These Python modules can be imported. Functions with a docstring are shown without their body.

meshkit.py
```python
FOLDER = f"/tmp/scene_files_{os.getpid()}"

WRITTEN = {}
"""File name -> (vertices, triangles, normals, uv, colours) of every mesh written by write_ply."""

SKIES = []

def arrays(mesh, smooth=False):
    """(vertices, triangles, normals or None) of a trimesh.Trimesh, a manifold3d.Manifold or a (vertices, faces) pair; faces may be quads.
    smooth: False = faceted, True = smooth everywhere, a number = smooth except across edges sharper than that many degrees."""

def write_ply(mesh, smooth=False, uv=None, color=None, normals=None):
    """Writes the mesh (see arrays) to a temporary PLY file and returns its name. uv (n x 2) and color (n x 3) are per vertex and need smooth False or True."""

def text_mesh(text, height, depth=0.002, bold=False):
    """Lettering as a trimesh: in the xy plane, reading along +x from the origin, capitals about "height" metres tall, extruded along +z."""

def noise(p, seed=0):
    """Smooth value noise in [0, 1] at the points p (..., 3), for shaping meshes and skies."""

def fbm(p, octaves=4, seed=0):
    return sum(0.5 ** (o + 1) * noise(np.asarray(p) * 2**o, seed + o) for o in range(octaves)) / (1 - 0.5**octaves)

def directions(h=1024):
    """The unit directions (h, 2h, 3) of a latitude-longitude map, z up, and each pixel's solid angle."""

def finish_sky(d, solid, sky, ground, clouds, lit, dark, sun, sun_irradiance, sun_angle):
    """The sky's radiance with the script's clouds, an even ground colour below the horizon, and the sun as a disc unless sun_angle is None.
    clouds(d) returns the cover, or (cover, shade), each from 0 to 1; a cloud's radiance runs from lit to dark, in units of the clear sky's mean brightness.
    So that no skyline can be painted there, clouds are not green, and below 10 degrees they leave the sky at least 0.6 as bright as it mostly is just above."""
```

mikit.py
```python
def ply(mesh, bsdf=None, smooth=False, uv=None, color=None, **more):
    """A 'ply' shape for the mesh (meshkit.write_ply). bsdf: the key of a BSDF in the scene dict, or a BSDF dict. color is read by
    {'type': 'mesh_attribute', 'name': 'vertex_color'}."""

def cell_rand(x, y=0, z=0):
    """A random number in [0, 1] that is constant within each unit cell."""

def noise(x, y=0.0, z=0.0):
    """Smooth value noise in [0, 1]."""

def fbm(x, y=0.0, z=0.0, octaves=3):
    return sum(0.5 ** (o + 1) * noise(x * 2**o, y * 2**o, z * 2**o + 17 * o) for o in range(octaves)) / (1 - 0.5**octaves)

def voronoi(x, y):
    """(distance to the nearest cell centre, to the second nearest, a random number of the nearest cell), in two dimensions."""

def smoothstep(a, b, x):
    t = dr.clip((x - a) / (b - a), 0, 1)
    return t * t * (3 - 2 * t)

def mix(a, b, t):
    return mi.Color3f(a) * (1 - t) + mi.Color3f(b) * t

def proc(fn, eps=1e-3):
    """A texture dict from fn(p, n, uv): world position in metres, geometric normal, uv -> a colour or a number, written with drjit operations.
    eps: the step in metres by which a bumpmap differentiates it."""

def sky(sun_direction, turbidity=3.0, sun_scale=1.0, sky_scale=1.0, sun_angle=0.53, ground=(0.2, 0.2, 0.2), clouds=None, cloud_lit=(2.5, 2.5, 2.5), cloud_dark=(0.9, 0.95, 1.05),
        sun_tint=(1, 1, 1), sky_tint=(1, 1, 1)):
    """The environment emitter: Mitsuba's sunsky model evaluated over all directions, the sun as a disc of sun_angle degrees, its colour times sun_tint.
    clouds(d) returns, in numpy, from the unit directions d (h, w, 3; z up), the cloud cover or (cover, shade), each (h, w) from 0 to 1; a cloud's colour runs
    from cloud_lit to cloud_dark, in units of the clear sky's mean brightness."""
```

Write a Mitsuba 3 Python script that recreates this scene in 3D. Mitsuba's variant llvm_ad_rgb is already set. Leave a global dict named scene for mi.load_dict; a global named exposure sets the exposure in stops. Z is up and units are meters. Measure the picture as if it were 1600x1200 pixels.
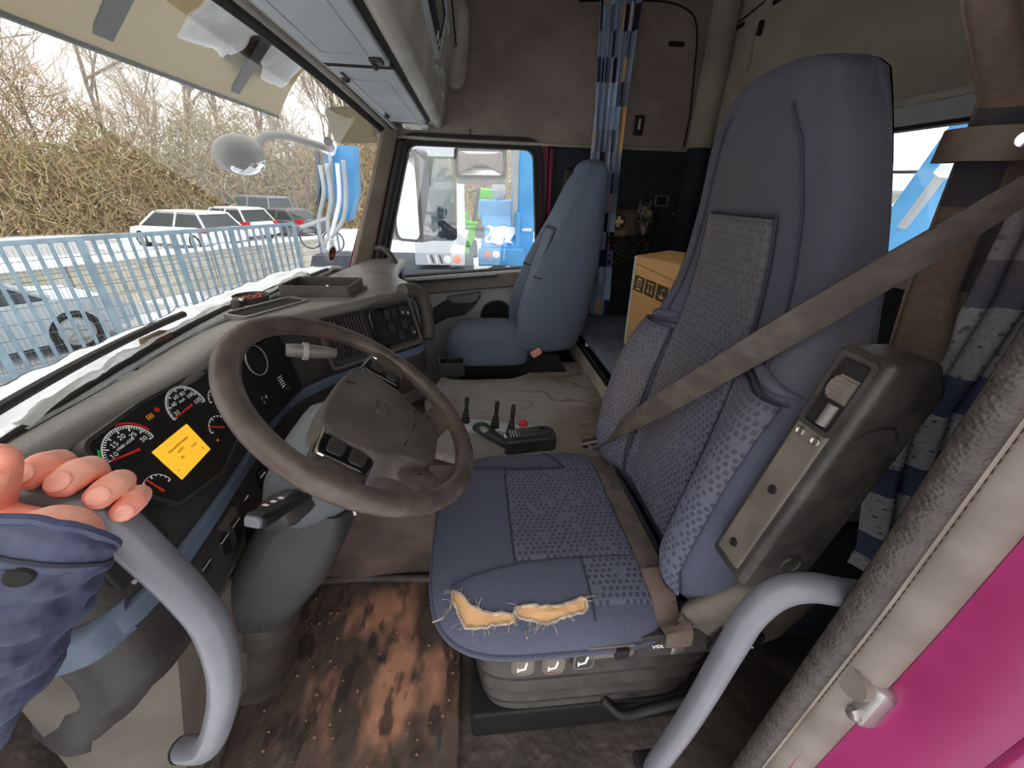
import math, random
import numpy as np, trimesh, manifold3d as m3, shapely
import shapely.geometry as sg
from shapely import affinity
import mitsuba as mi, drjit as dr
import mikit, meshkit
from mikit import noise, fbm, voronoi, smoothstep, mix, proc, cell_rand
T = mi.ScalarTransform4f
scene, labels = {}, {}
rnd = random.Random(7)
rng = np.random.default_rng(7)

# ------------------------------------------------------------------ camera, sky, exposure
# cab frame: x towards the rear of the cab, y from the open driver's door to the passenger door, z up; cab floor at z = 0
EYE = np.array([0, 0, 1.2])
FWD = np.array([0.09975738, 0.88935706, -0.44619781])
UP = np.array([0.01849765, 0.4466996, 0.89449277])
scene['camera'] = {'type': 'perspective', 'fov': 2 * math.degrees(math.atan(800 / 602.)), 'fov_axis': 'x', 'near_clip': 0.02, 'far_clip': 500.0,
                   'to_world': T().look_at(origin=EYE.tolist(), target=(EYE + FWD).tolist(), up=UP.tolist())}
def overcast(d):
    c = meshkit.fbm(d * np.array([2.2, 2.2, 5.0]) + 3.1, 4, 5)
    return np.ones(d.shape[:2]), np.clip((c - 0.35) * 1.1, 0, 1)
scene['sky'] = mikit.sky([-0.45, -0.75, 0.55], turbidity=6.0, sun_scale=0.0, sun_angle=None, ground=(0.78, 0.77, 0.76), clouds=overcast,
                         cloud_lit=(1.08, 1.05, 1.01), cloud_dark=(0.85, 0.83, 0.81))
exposure = 3.85

# ------------------------------------------------------------------ materials
def rgb(r, g, b): return {'type': 'rgb', 'value': [r, g, b]}
def srgb(r, g, b): return [((c / 255) / 12.92 if c / 255 < .04045 else ((c / 255 + .055) / 1.055) ** 2.4) for c in (r, g, b)]
def S(*c): return rgb(*srgb(*c))
def mat(key, col, rough=.5, metal=0., spec=.5, bump=None, two=True, **kw):
    c = col if isinstance(col, dict) else rgb(*col)
    b = {'type': 'principled', 'base_color': c, 'roughness': rough, 'metallic': metal, 'specular': spec, **kw}
    if bump: b = {'type': 'bumpmap', 'tex': proc(bump[0], bump[2]), 'scale': bump[1], 'bsdf': b}
    scene[key] = {'type': 'twosided', 'bsdf': b} if two else b
    return key
def noise_col(a, b, f, oct=3, lo=.3, hi=.7, s=(1, 1, 1)):
    return proc(lambda p, n, uv: mix(a, b, smoothstep(lo, hi, fbm(p.x * f * s[0], p.y * f * s[1], p.z * f * s[2], octaves=oct))))
grain = (lambda p, n, uv: fbm(p.x * 260, p.y * 260, p.z * 260, octaves=2), .0006, 5e-4)
weave = (lambda p, n, uv: noise(p.x * 700, p.y * 700, p.z * 700), .0005, 4e-4)
# ------------------------------------------------------------------ helpers
V = lambda *a: np.array(a, float)
def unit(v):
    v = np.asarray(v, float); return v / (np.linalg.norm(v) + 1e-12)
def numbered(key):
    if key not in used: used.add(key); return key
    k = 1
    while f'{key}_{k:03d}' in used: k += 1
    used.add(f'{key}_{k:03d}'); return f'{key}_{k:03d}'
used = set()
def obj(name, mesh, m, parent=None, smooth=35, uv=None, **kw):
    key = numbered((parent + '__' if parent else '') + name)
    if isinstance(mesh, list): mesh = cat(mesh)
    scene[key] = mikit.ply(mesh, m, smooth=True if uv is not None else smooth, uv=uv)
    if kw: labels[key] = kw
    return key
def thing(name, label, category, group=None, **kw):
    key = numbered(name); labels[key] = {'label': label, 'category': category, **kw}
    if group: labels[key]['group'] = group
    return key
def struct(name):
    key = numbered(name); labels[key] = {'kind': 'structure'}; return key
def tm(v, f): return trimesh.Trimesh(np.asarray(v, float), np.asarray(f, int), process=False)
def man(M):
    m = M.to_mesh(); return tm(m.vert_properties[:, :3], m.tri_verts)
def cat(ms): return trimesh.util.concatenate([man(m) if hasattr(m, 'to_mesh') else m for m in ms])
def fr(O, u, v):
    O, u, v = (np.asarray(a, float) for a in (O, u, v)); u = unit(u); n = unit(np.cross(u, v)); v = np.cross(n, u)
    M = np.eye(4); M[:3, 0], M[:3, 1], M[:3, 2], M[:3, 3] = u, v, n, O
    return M
def tf(mesh, M):
    mesh = man(mesh) if hasattr(mesh, 'to_mesh') else mesh.copy()
    mesh.apply_transform(M); return mesh
def mv(x=0, y=0, z=0):
    M = np.eye(4); M[:3, 3] = x, y, z; return M
def rot(ax, deg, at=(0, 0, 0)): return trimesh.transformations.rotation_matrix(math.radians(deg), {'x': [1, 0, 0], 'y': [0, 1, 0], 'z': [0, 0, 1]}.get(ax, ax), at)
def rbox(sx, sy, sz, r=.004, c=(0, 0, 0), M=None, n=2):
    """box with rounded edges, sizes sx, sy, sz"""
    r = min(r, .49 * min(sx, sy, sz)); pts = []
    for i in range(n + 1):
        for j in range(n + 1):
            a, b = math.pi / 2 * i / n, math.pi / 2 * j / n
            pts.append((r * math.cos(a) * math.cos(b), r * math.sin(a) * math.cos(b), r * math.sin(b)))
    pts = np.array(pts); out = []
    for a in (-1, 1):
        for b in (-1, 1):
            for d in (-1, 1):
                out.append((pts + [sx / 2 - r, sy / 2 - r, sz / 2 - r]) * [a, b, d])
    m = tm(*(lambda h: (h.vertices, h.faces))(trimesh.convex.convex_hull(np.vstack(out))))
    m.apply_translation(c)
    if M is not None: m.apply_transform(M)
    return m
def box2(a, b, r=.004, M=None):
    a, b = np.minimum(a, b), np.maximum(a, b)
    return rbox(*(b - a), r, (a + b) / 2, M)
def hull(pts): 
    h = trimesh.convex.convex_hull(np.asarray(pts, float)); return tm(h.vertices, h.faces)
def spl(pts, n=8, closed=False):
    """Catmull-Rom through the points"""
    p = np.asarray(pts, float)
    if n <= 1: return p
    q = np.vstack([p[-1], p, p[:2]]) if closed else np.vstack([2 * p[0] - p[1], p, 2 * p[-1] - p[-2]])
    out = []
    for i in range(len(q) - 3):
        a, b, c, d = q[i:i + 4]
        for t in np.arange(n) / n:
            out.append(.5 * (2 * b + (c - a) * t + (2 * a - 5 * b + 4 * c - d) * t * t + (3 * b - a - 3 * c + d) * t ** 3))
    if not closed: out.append(p[-1])
    return np.array(out)
def frames(p, closed=False):
    t = np.gradient(p, axis=0) if not closed else np.roll(p, -1, 0) - np.roll(p, 1, 0)
    t /= np.linalg.norm(t, axis=1, keepdims=True) + 1e-12
    a = np.cross(t[0], [0, 0, 1.]) if abs(t[0][2]) < .9 else np.cross(t[0], [1., 0, 0])
    A = []
    for k in t:
        a = unit(a - k * (a @ k)); A.append(a)
    A = np.array(A); return t, A, np.cross(t, A)
def sweep(path, prof, closed=False, scale=None, caps=True, AB=None):
    """profile (k x 2, closed loop) carried along the path"""
    p = np.asarray(path, float); t, A, B = frames(p, closed)
    if AB is not None: A = np.broadcast_to(AB[0], p.shape); B = np.broadcast_to(AB[1], p.shape)
    prof = np.asarray(prof, float); k = len(prof); n = len(p)
    s = np.ones(n) if scale is None else np.asarray(scale)
    v = p[:, None] + s[:, None, None] * (prof[None, :, :1] * A[:, None] + prof[None, :, 1:] * B[:, None])
    v = v.reshape(-1, 3); f = []
    for i in range(n if closed else n - 1):
        for j in range(k):
            a, b = i * k + j, i * k + (j + 1) % k; c, d = ((i + 1) % n) * k + j, ((i + 1) % n) * k + (j + 1) % k
            f += [(a, b, d), (a, d, c)]
    if caps and not closed:
        v = np.vstack([v, p[0], p[-1]]); m = n * k
        for j in range(k):
            f.append((m, (j + 1) % k, j)); f.append((m + 1, (n - 1) * k + j, (n - 1) * k + (j + 1) % k))
    out = tm(v, f); out.fix_normals() if False else None
    return out
def circ(r, n=10, ry=None): 
    a = np.arange(n) * 2 * math.pi / n; return np.stack([r * np.cos(a), (ry or r) * np.sin(a)], 1)
def tube(pts, r, n=10, sm=6, closed=False, scale=None):
    p = spl(pts, sm, closed); 
    if scale is not None: scale = np.interp(np.linspace(0, 1, len(p)), np.linspace(0, 1, len(scale)), scale)
    return sweep(p, circ(r, n), closed, scale)
def strap(pts, nrm, w, th=.0025, sm=8):
    """flat band: nrm = list of normals at the points"""
    p = spl(pts, sm); N = spl(nrm, sm); t = np.gradient(p, axis=0); v = []
    for q, k, n in zip(p, t, N):
        s = unit(np.cross(k, n)); n = unit(np.cross(s, k))
        v += [q - s * w / 2 - n * th / 2, q + s * w / 2 - n * th / 2, q + s * w / 2 + n * th / 2, q - s * w / 2 + n * th / 2]
    f = []
    for i in range(len(p) - 1):
        for j in range(4):
            a, b, c, d = i * 4 + j, i * 4 + (j + 1) % 4, i * 4 + 4 + j, i * 4 + 4 + (j + 1) % 4
            f += [(a, b, d), (a, d, c)]
    m = len(p) * 4 - 4; f += [(0, 2, 1), (0, 3, 2), (m, m + 1, m + 2), (m, m + 2, m + 3)]
    return tm(v, f)
def ext(poly, z0, z1, M=None, bev=0.):
    """extrude a shapely polygon or point list between z0 and z1 of a local frame, with an optional chamfer at z1"""
    g = poly if hasattr(poly, 'geoms') or hasattr(poly, 'exterior') else sg.Polygon(poly)
    g = g.buffer(0); out = []
    for q in getattr(g, 'geoms', [g]):
        if bev > 0:
            inner = q.buffer(-bev)
            m = trimesh.creation.extrude_polygon(q, z1 - z0 - bev, engine='earcut'); m.apply_translation([0, 0, z0]); out.append(m)
            if not inner.is_empty:
                for h in getattr(inner, 'geoms', [inner]):
                    if len(h.interiors) == 0 and len(q.interiors) == 0:
                        # ring between q and h
                        a = np.array(q.exterior.coords)[:-1]; d = np.array(h.exterior.coords)[:-1]
                        m = hullcap(a, d, z1 - bev, z1, h) 
                        if m is not None: out.append(m); continue
                    m = trimesh.creation.extrude_polygon(h, bev * 1.0, engine='earcut'); m.apply_translation([0, 0, z1 - bev]); out.append(m)
        else:
            m = trimesh.creation.extrude_polygon(q, z1 - z0, engine='earcut'); m.apply_translation([0, 0, z0]); out.append(m)
    m = trimesh.util.concatenate(out)
    if M is not None: m.apply_transform(M)
    return m
def hullcap(a, d, z0, z1, h):
    try:
        if h.convex_hull.area > h.area * 1.001: return None
        return hull(np.vstack([np.c_[a, np.full(len(a), z0)], np.c_[d, np.full(len(d), z1)]]))
    except Exception: return None
def rrect(w, h, r, c=(0, 0), n=5):
    return sg.box(c[0] - w / 2 + r, c[1] - h / 2 + r, c[0] + w / 2 - r, c[1] + h / 2 - r).buffer(r, quad_segs=n)
def soft(poly, r): return sg.Polygon(poly).buffer(-r).buffer(r, quad_segs=5) if r > 0 else sg.Polygon(poly)
def disc(c, r, n=14): return sg.Point(*c).buffer(r, quad_segs=n)
def grid(fn, nu, nv, u=(0, 1), v=(0, 1)):
    """surface fn(u, v) -> 3D for arrays; returns mesh, uv"""
    U, W = np.meshgrid(np.linspace(*u, nu), np.linspace(*v, nv), indexing='ij')
    P = np.asarray(fn(U, W)); P = np.moveaxis(P, 0, -1) if P.shape[0] == 3 and P.ndim == 3 else P
    i, j = np.meshgrid(np.arange(nu - 1), np.arange(nv - 1), indexing='ij')
    a = i * nv + j; f = np.concatenate([np.stack([a, a + nv, a + nv + 1], -1).reshape(-1, 3), np.stack([a, a + nv + 1, a + 1], -1).reshape(-1, 3)])
    return tm(P.reshape(-1, 3), f), np.stack([U.ravel(), W.ravel()], 1)
def slab(fn, nu, nv, th, u=(0, 1), v=(0, 1)):
    """a closed sheet of thickness th (against the normal) over the surface fn"""
    m, uv = grid(fn, nu, nv, u, v); n = m.vertex_normals; k = len(m.vertices)
    b = m.vertices - n * th; f = [m.faces, m.faces[:, ::-1] + k]; e = []
    edge = [(i * nv) for i in range(nu)], [(i * nv + nv - 1) for i in range(nu)], list(range(nv)), [(nu - 1) * nv + j for j in range(nv)]
    for q, flip in zip(edge, (0, 1, 1, 0)):
        for a, c in zip(q[:-1], q[1:]):
            t = [(a, c, c + k), (a, c + k, a + k)]; e += [x[::-1] for x in t] if not flip else t
    return tm(np.vstack([m.vertices, b]), np.vstack(f + [np.array(e)])), np.vstack([uv, uv])
def loft(rings, caps=True):
    """closed rings (m x k x 3) to a mesh"""
    R = np.asarray(rings, float); n, k = R.shape[:2]; v = R.reshape(-1, 3); f = []
    i, j = np.meshgrid(np.arange(n - 1), np.arange(k), indexing='ij'); a, b = i * k + j, i * k + (j + 1) % k
    f = [np.stack([a, b, b + k], -1).reshape(-1, 3), np.stack([a, b + k, a + k], -1).reshape(-1, 3)]
    if caps:
        v = np.vstack([v, R[0].mean(0), R[-1].mean(0)]); m = n * k; q = np.arange(k)
        f += [np.stack([np.full(k, m), (q + 1) % k, q], -1), np.stack([np.full(k, m + 1), (n - 1) * k + q, (n - 1) * k + (q + 1) % k], -1)]
    return tm(v, np.vstack(f))
def lathe(prof, n=24, M=None):
    """profile (r, z) turned about the local z axis"""
    a = np.arange(n) * 2 * math.pi / n
    m = loft([[(r * math.cos(t), r * math.sin(t), z) for t in a] for r, z in prof])
    if M is not None: m.apply_transform(M)
    return m
def txt(s, h, M, d=.0006, center=True, bold=False):
    m = meshkit.text_mesh(s, h, d, bold)
    if center: m.apply_translation([-m.bounds[:, 0].mean(), -m.bounds[:, 1].mean(), 0])
    m.apply_transform(M); return m
def at2(M, x, y, z=0): return M @ mv(x, y, z)
# ------------------------------------------------------------------ the materials of the cab
mat('headliner', noise_col(srgb(136, 122, 114), srgb(150, 136, 127), 7), .95, bump=weave, sheen=.3)
mat('lining_olive', noise_col(srgb(146, 139, 125), srgb(160, 153, 140), 6), .95, bump=weave, sheen=.3)
mat('lining_dark', noise_col(srgb(38, 44, 52), srgb(46, 52, 60), 9), .9, bump=weave)
mat('pillar_tan', noise_col(srgb(112, 102, 90), srgb(126, 116, 103), 9), .55, bump=grain)
mat('door_grey', noise_col(srgb(160, 160, 166), srgb(172, 172, 178), 6), .6, bump=grain)
mat('beige_plastic', noise_col(srgb(150, 144, 134), srgb(168, 162, 152), 9), .5, bump=grain)
mat('lid_grey', noise_col(srgb(168, 174, 180), srgb(178, 184, 190), 5), .55)
mat('black', srgb(24, 23, 24), .5)
mat('black_gloss', srgb(16, 16, 17), .16)
mat('black_matt', srgb(20, 19, 19), .85)
mat('dash_dark', noise_col(srgb(42, 40, 40), srgb(52, 49, 48), 12), .5, bump=grain)
mat('dash_pad', noise_col(srgb(104, 101, 98), srgb(116, 113, 109), 10), .34, bump=grain)
mat('dash_lower', noise_col(srgb(66, 61, 58), srgb(80, 74, 69), 8), .6, bump=grain)
mat('blue_trim', noise_col(srgb(78, 92, 110), srgb(88, 102, 120), 6), .5, bump=grain)
mat('grey_tube', noise_col(srgb(98, 100, 108), srgb(106, 108, 116), 14), .32, clearcoat=.4, clearcoat_gloss=.8)
mat('column_upper', noise_col(srgb(78, 82, 87), srgb(88, 92, 97), 9), .45, bump=grain)
mat('column_grey', noise_col(srgb(42, 41, 43), srgb(50, 49, 51), 9), .5, bump=grain)
mat('wheel_leather', noise_col(srgb(66, 57, 52), srgb(88, 77, 71), 22, 4), .42, bump=grain)
mat('hub_leather', noise_col(srgb(70, 65, 62), srgb(82, 76, 72), 16), .45, bump=(lambda p, n, uv: voronoi(p.y * 420, p.x * 420 + p.z * 300)[0], .0007, 4e-4))
mat('chrome', (.7, .7, .7), .2, 1.)
mat('steel', (.45, .44, .42), .38, 1.)
mat('white', srgb(226, 226, 224), .5)
mat('white_print', srgb(235, 235, 232), .7)
mat('grey_print', srgb(150, 150, 150), .7)
mat('red_print', srgb(214, 40, 30), .6)
mat('amber', srgb(236, 160, 20), .6)
mat('dark_glass', srgb(30, 32, 34), .08)
mat('paint_magenta', noise_col(srgb(136, 26, 84), srgb(156, 46, 104), 5, 4), .3, clearcoat=.8, clearcoat_gloss=.9)
mat('paint_dark_red', srgb(120, 20, 60), .35)
mat('seal_grey', noise_col(srgb(104, 94, 88), srgb(126, 116, 108), 12, 4), .55)
mat('seal_leather', noise_col(srgb(52, 47, 44), srgb(66, 60, 56), 60, 3), .5, bump=(lambda p, n, uv: noise(p.x * 420, p.y * 420, p.z * 420), .0012, 5e-4))
mat('rubber', srgb(26, 25, 25), .7)
mat('belt', noise_col(srgb(74, 66, 62), srgb(92, 82, 76), 30, 3, s=(1, 1, 1)), .7, bump=(lambda p, n, uv: noise(p.x * 900, p.y * 900, p.z * 900), .0006, 3e-4))
mat('plastic_arm', noise_col(srgb(48, 45, 44), srgb(62, 58, 56), 24, 3), .5, bump=grain)
mat('plastic_arm_side', noise_col(srgb(92, 86, 79), srgb(106, 99, 91), 18, 3), .55, bump=grain)
mat('skin', proc(lambda p, n, uv: mix(srgb(236, 150, 128), srgb(246, 182, 160), smoothstep(.3, .7, fbm(p.x * 45, p.y * 45, p.z * 45)))), .42, bump=(lambda p, n, uv: noise(p.x * 900, p.y * 900, p.z * 900), .0003, 3e-4))
mat('nail', srgb(242, 170, 150), .28)
mat('sleeve', noise_col(srgb(50, 56, 80), srgb(62, 68, 94), 9), .6, sheen=.3, bump=(lambda p, n, uv: fbm(p.x * 60, p.y * 60, p.z * 60, octaves=3), .006, 1e-3))
def dirt(p, base, k=.55, f=5.0, brown=srgb(104, 88, 78)):
    return mix(base, brown, k * smoothstep(.42, .75, fbm(p.x * f, p.y * f, p.z * f + 4, octaves=4)))
BLUE = srgb(74, 84, 120)
mat('seat_fabric', proc(lambda p, n, uv: mix(dirt(p, mix(srgb(68, 72, 90), srgb(81, 85, 104), noise(p.x * 500, p.y * 500, p.z * 500)), .3 + .3 * smoothstep(.62, .95, p.z), 4.0, srgb(88, 80, 78)), srgb(62, 58, 60), .62 * smoothstep(.75, 1.25, p.z))), .9, bump=weave, sheen=.5)  # patchy dirt, plus shade of the upper back painted in by height
def dashes(p, n, uv):
    a = uv.x * 1.0; b = uv.y * 1.0
    row = dr.floor(b); fx = a + .5 * (row - 2 * dr.floor(row / 2)) + .25 * noise(row, 3.0)
    col = dr.floor(fx); on = dr.select((fx - col < .55) & (b - row < .62) & (cell_rand(col, row) < .86), 1.0, 0.0)
    base = mix(srgb(78, 82, 100), srgb(92, 95, 112), noise(p.x * 500, p.y * 500, p.z * 500))
    c = mix(base, srgb(58, 60, 76), on)
    return mix(dirt(p, c, .4, 4.0, srgb(104, 92, 84)), srgb(76, 70, 68), .62 * smoothstep(.68, 1.1, p.z))  # same darkening with height: dirt and upper-back shade in the colour
mat('seat_pattern', proc(dashes), .9, bump=weave, sheen=.4)
mat('seat_fabric_clean', proc(lambda p, n, uv: mix(srgb(84, 96, 114), srgb(98, 110, 128), noise(p.x * 420, p.y * 420, p.z * 420))), .9, bump=weave, sheen=.5)
mat('foam', noise_col(srgb(196, 152, 104), srgb(214, 172, 124), 40, 3), .95, bump=(lambda p, n, uv: noise(p.x * 500, p.y * 500, p.z * 500), .001, 5e-4))
mat('fray', noise_col(srgb(150, 138, 128), srgb(190, 172, 150), 90), .95)
def checks(p, n, uv):
    i, j = dr.floor(uv.x), dr.floor(uv.y); r = cell_rand(i, j, 4)
    c = mix(srgb(134, 146, 172), srgb(154, 166, 190), noise(p.x * 400, p.y * 400, p.z * 400))
    c = dr.select(r < .14, mi.Color3f(srgb(34, 38, 62)), c); c = dr.select((r > .14) & (r < .22), mi.Color3f(srgb(204, 160, 106)), c)
    c = dr.select((r > .22) & (r < .34), mi.Color3f(srgb(176, 196, 214)), c); return dr.select((r > .34) & (r < .48), mi.Color3f(srgb(112, 124, 150)), c)
mat('curtain_cloth', proc(checks), .9, sheen=.4)
def lining(p, n, uv):
    c = mix(srgb(84, 69, 59), srgb(100, 85, 74), noise(p.x * 300, p.y * 300, p.z * 300))
    i, j = dr.floor(uv.x), dr.floor(uv.y); r = cell_rand(i, j, 9)
    c = dr.select(r < .15, mi.Color3f(srgb(40, 40, 52)), c); c = dr.select((r > .15) & (r < .26), mi.Color3f(srgb(130, 92, 54)), c)
    return mix(c, srgb(64, 51, 43), .6 * smoothstep(.4, .7, fbm(p.x * 6, p.y * 6, p.z * 6)))
mat('curtain_brown', proc(lining), .95, sheen=.2)
def lower_cloth(p, n, uv):
    s = uv.y - dr.floor(uv.y)
    c = mix(srgb(128, 130, 138), srgb(160, 160, 166), noise(p.x * 380, p.y * 380, p.z * 380))
    c = mix(c, srgb(58, 66, 96), smoothstep(.62, .63, s)); sp = noise(p.x * 160, p.y * 160, p.z * 160)
    return mix(mix(c, srgb(70, 64, 62), .8 * smoothstep(.74, .8, sp)), srgb(112, 98, 90), .6 * smoothstep(.95, 1.2, p.z))
mat('curtain_grey', proc(lower_cloth), .95, bump=(lambda p, n, uv: noise(p.x * 300, p.y * 300, p.z * 300), .0015, 6e-4))
def floor_dirt(p, n, uv):
    a = fbm(p.x * 9, p.y * 5, 1, octaves=4); b = fbm(p.x * 26 + 3, p.y * 10, 7, octaves=4)
    c = mix(srgb(62, 54, 50), srgb(96, 80, 70), b)
    d = dr.sqrt(dr.square((p.x + .26) / .24) + dr.square((p.y - .66) / .24))
    c = mix(c, srgb(176, 128, 104), smoothstep(.40, .60, a) * (1 - smoothstep(.60, 1.15, d)))
    return mix(c, srgb(46, 40, 38), .8 * smoothstep(.58, .72, b))
mat('mud_mat', proc(floor_dirt), .62, bump=(lambda p, n, uv: fbm(p.x * 40, p.y * 14, p.z * 40, octaves=4), .012, 1e-3))
mat('floor_rubber', noise_col(srgb(60, 54, 51), srgb(82, 74, 69), 10, 4), .6, bump=(lambda p, n, uv: fbm(p.x * 60, p.y * 60, p.z * 60), .004, 1e-3))
mat('tunnel_side', noise_col(srgb(72, 60, 56), srgb(104, 86, 78), 6, 4), .7, bump=(lambda p, n, uv: fbm(p.x * 60, p.y * 60, p.z * 60), .003, 1e-3))
def mat_stain(p, n, uv):
    c = mix(srgb(140, 134, 129), srgb(156, 149, 144), noise(p.x * 30, p.y * 260, 1))
    k = smoothstep(.05, .38, p.x)
    c = mix(c, srgb(112, 97, 86), .75 * k * smoothstep(.3, .65, fbm(p.x * 5, p.y * 5, 2)))
    w = dr.abs(fbm(p.x * 5 + 1, p.y * 7, 5, octaves=3) - .5)
    return mix(c, srgb(88, 76, 68), .6 * k * (1 - smoothstep(.0, .05, w)))
mat('tunnel_mat', proc(mat_stain), .8)
mat('bunk_cloth', noise_col(srgb(98, 106, 122), srgb(112, 120, 136), 14), .92, bump=weave)
mat('card', noise_col(srgb(206, 158, 102), srgb(220, 172, 116), 5), .85)
mat('card_dark', srgb(74, 66, 52), .85)
mat('bag_olive', noise_col(srgb(70, 64, 50), srgb(96, 86, 66), 20), .7)
mat('bag_print', srgb(214, 190, 150), .7)
mat('snow', noise_col(srgb(232, 236, 242), srgb(246, 248, 250), 8), .9)
scene['glass_wind'] = {'type': 'thindielectric', 'int_ior': 1.5, 'specular_reflectance': rgb(.4, .4, .4), 'specular_transmittance': rgb(.93, .95, .94)}
scene['glass_pane'] = {'type': 'thindielectric', 'int_ior': 1.5, 'specular_transmittance': rgb(.93, .95, .95)}
scene['glass_visor'] = {'type': 'principledthin', 'base_color': S(140, 127, 98), 'roughness': .35, 'diff_trans': 1.25, 'eta': 1.4}
scene['snow_thin'] = {'type': 'principledthin', 'base_color': S(246, 248, 250), 'roughness': .9, 'diff_trans': 1.1, 'eta': 1.3}
scene['mirror'] = {'type': 'twosided', 'bsdf': {'type': 'roughconductor', 'alpha': .02, 'specular_reflectance': rgb(.85, .87, .9)}}
# ------------------------------------------------------------------ the cab: floor, walls, roof, glass, door
fl = struct('floor')
obj('rubber_covering', box2((-.85, .22, -.03), (1.25, 2.3, 0), .002), 'floor_rubber', fl)
obj('ceiling', box2((-.5, .2, 2.12), (1.3, 2.35, 2.16), .002), 'headliner'); labels['ceiling'] = {'kind': 'structure'}
# front: firewall under the windscreen
wf = struct('wall_front')
obj('firewall', box2((-.90, .2, 0), (-.86, 2.35, .78), .004), 'floor_rubber', wf)
obj('toe_board', ext([(-.86, 0), (-.68, 0), (-.86, .42)], -2.25, -.3, fr((0, 0, 0), (1, 0, 0), (0, 0, 1))), 'floor_rubber', wf)
obj('cowl', slab(lambda u, v: (-.66 - .09 * (1 - ((.2 + 2 * u - 1.25)) ** 2) - .30 * v, .2 + 2.1 * u, .80 - .03 * v + 0 * u), 30, 8, .02)[0], 'black', wf)
# right side: the passenger's
wr = struct('wall_right')
def seam(pts, r=.003, n=6, sm=6): return tube(pts, r, n, sm)
up = sg.box(-.46, 1.418, 1.20, 2.13)
FRR = fr((0, 2.25, 0), (1, 0, 0), (0, 0, 1))                      # faces the driver
obj('upper_lining', ext(up, -.05, 0, FRR), 'headliner', wr)
obj('lining_edge', tube([(-.44, 2.245, 1.425), (0, 2.243, 1.418), (.62, 2.243, 1.418), (1.17, 2.243, 1.418)], .008, 8), 'beige_plastic', wr)
obj('lower_lining', ext(sg.box(.395, .0, 1.20, 1.425), -.07, -.03, FRR), 'lining_dark', wr)
obj('seam', seam([(.005, 2.247, 1.42), (.008, 2.247, 1.47)]), 'black_matt', wr)
hat = struct('trim_2')                                            # hatch of the side locker behind the curtain
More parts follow.
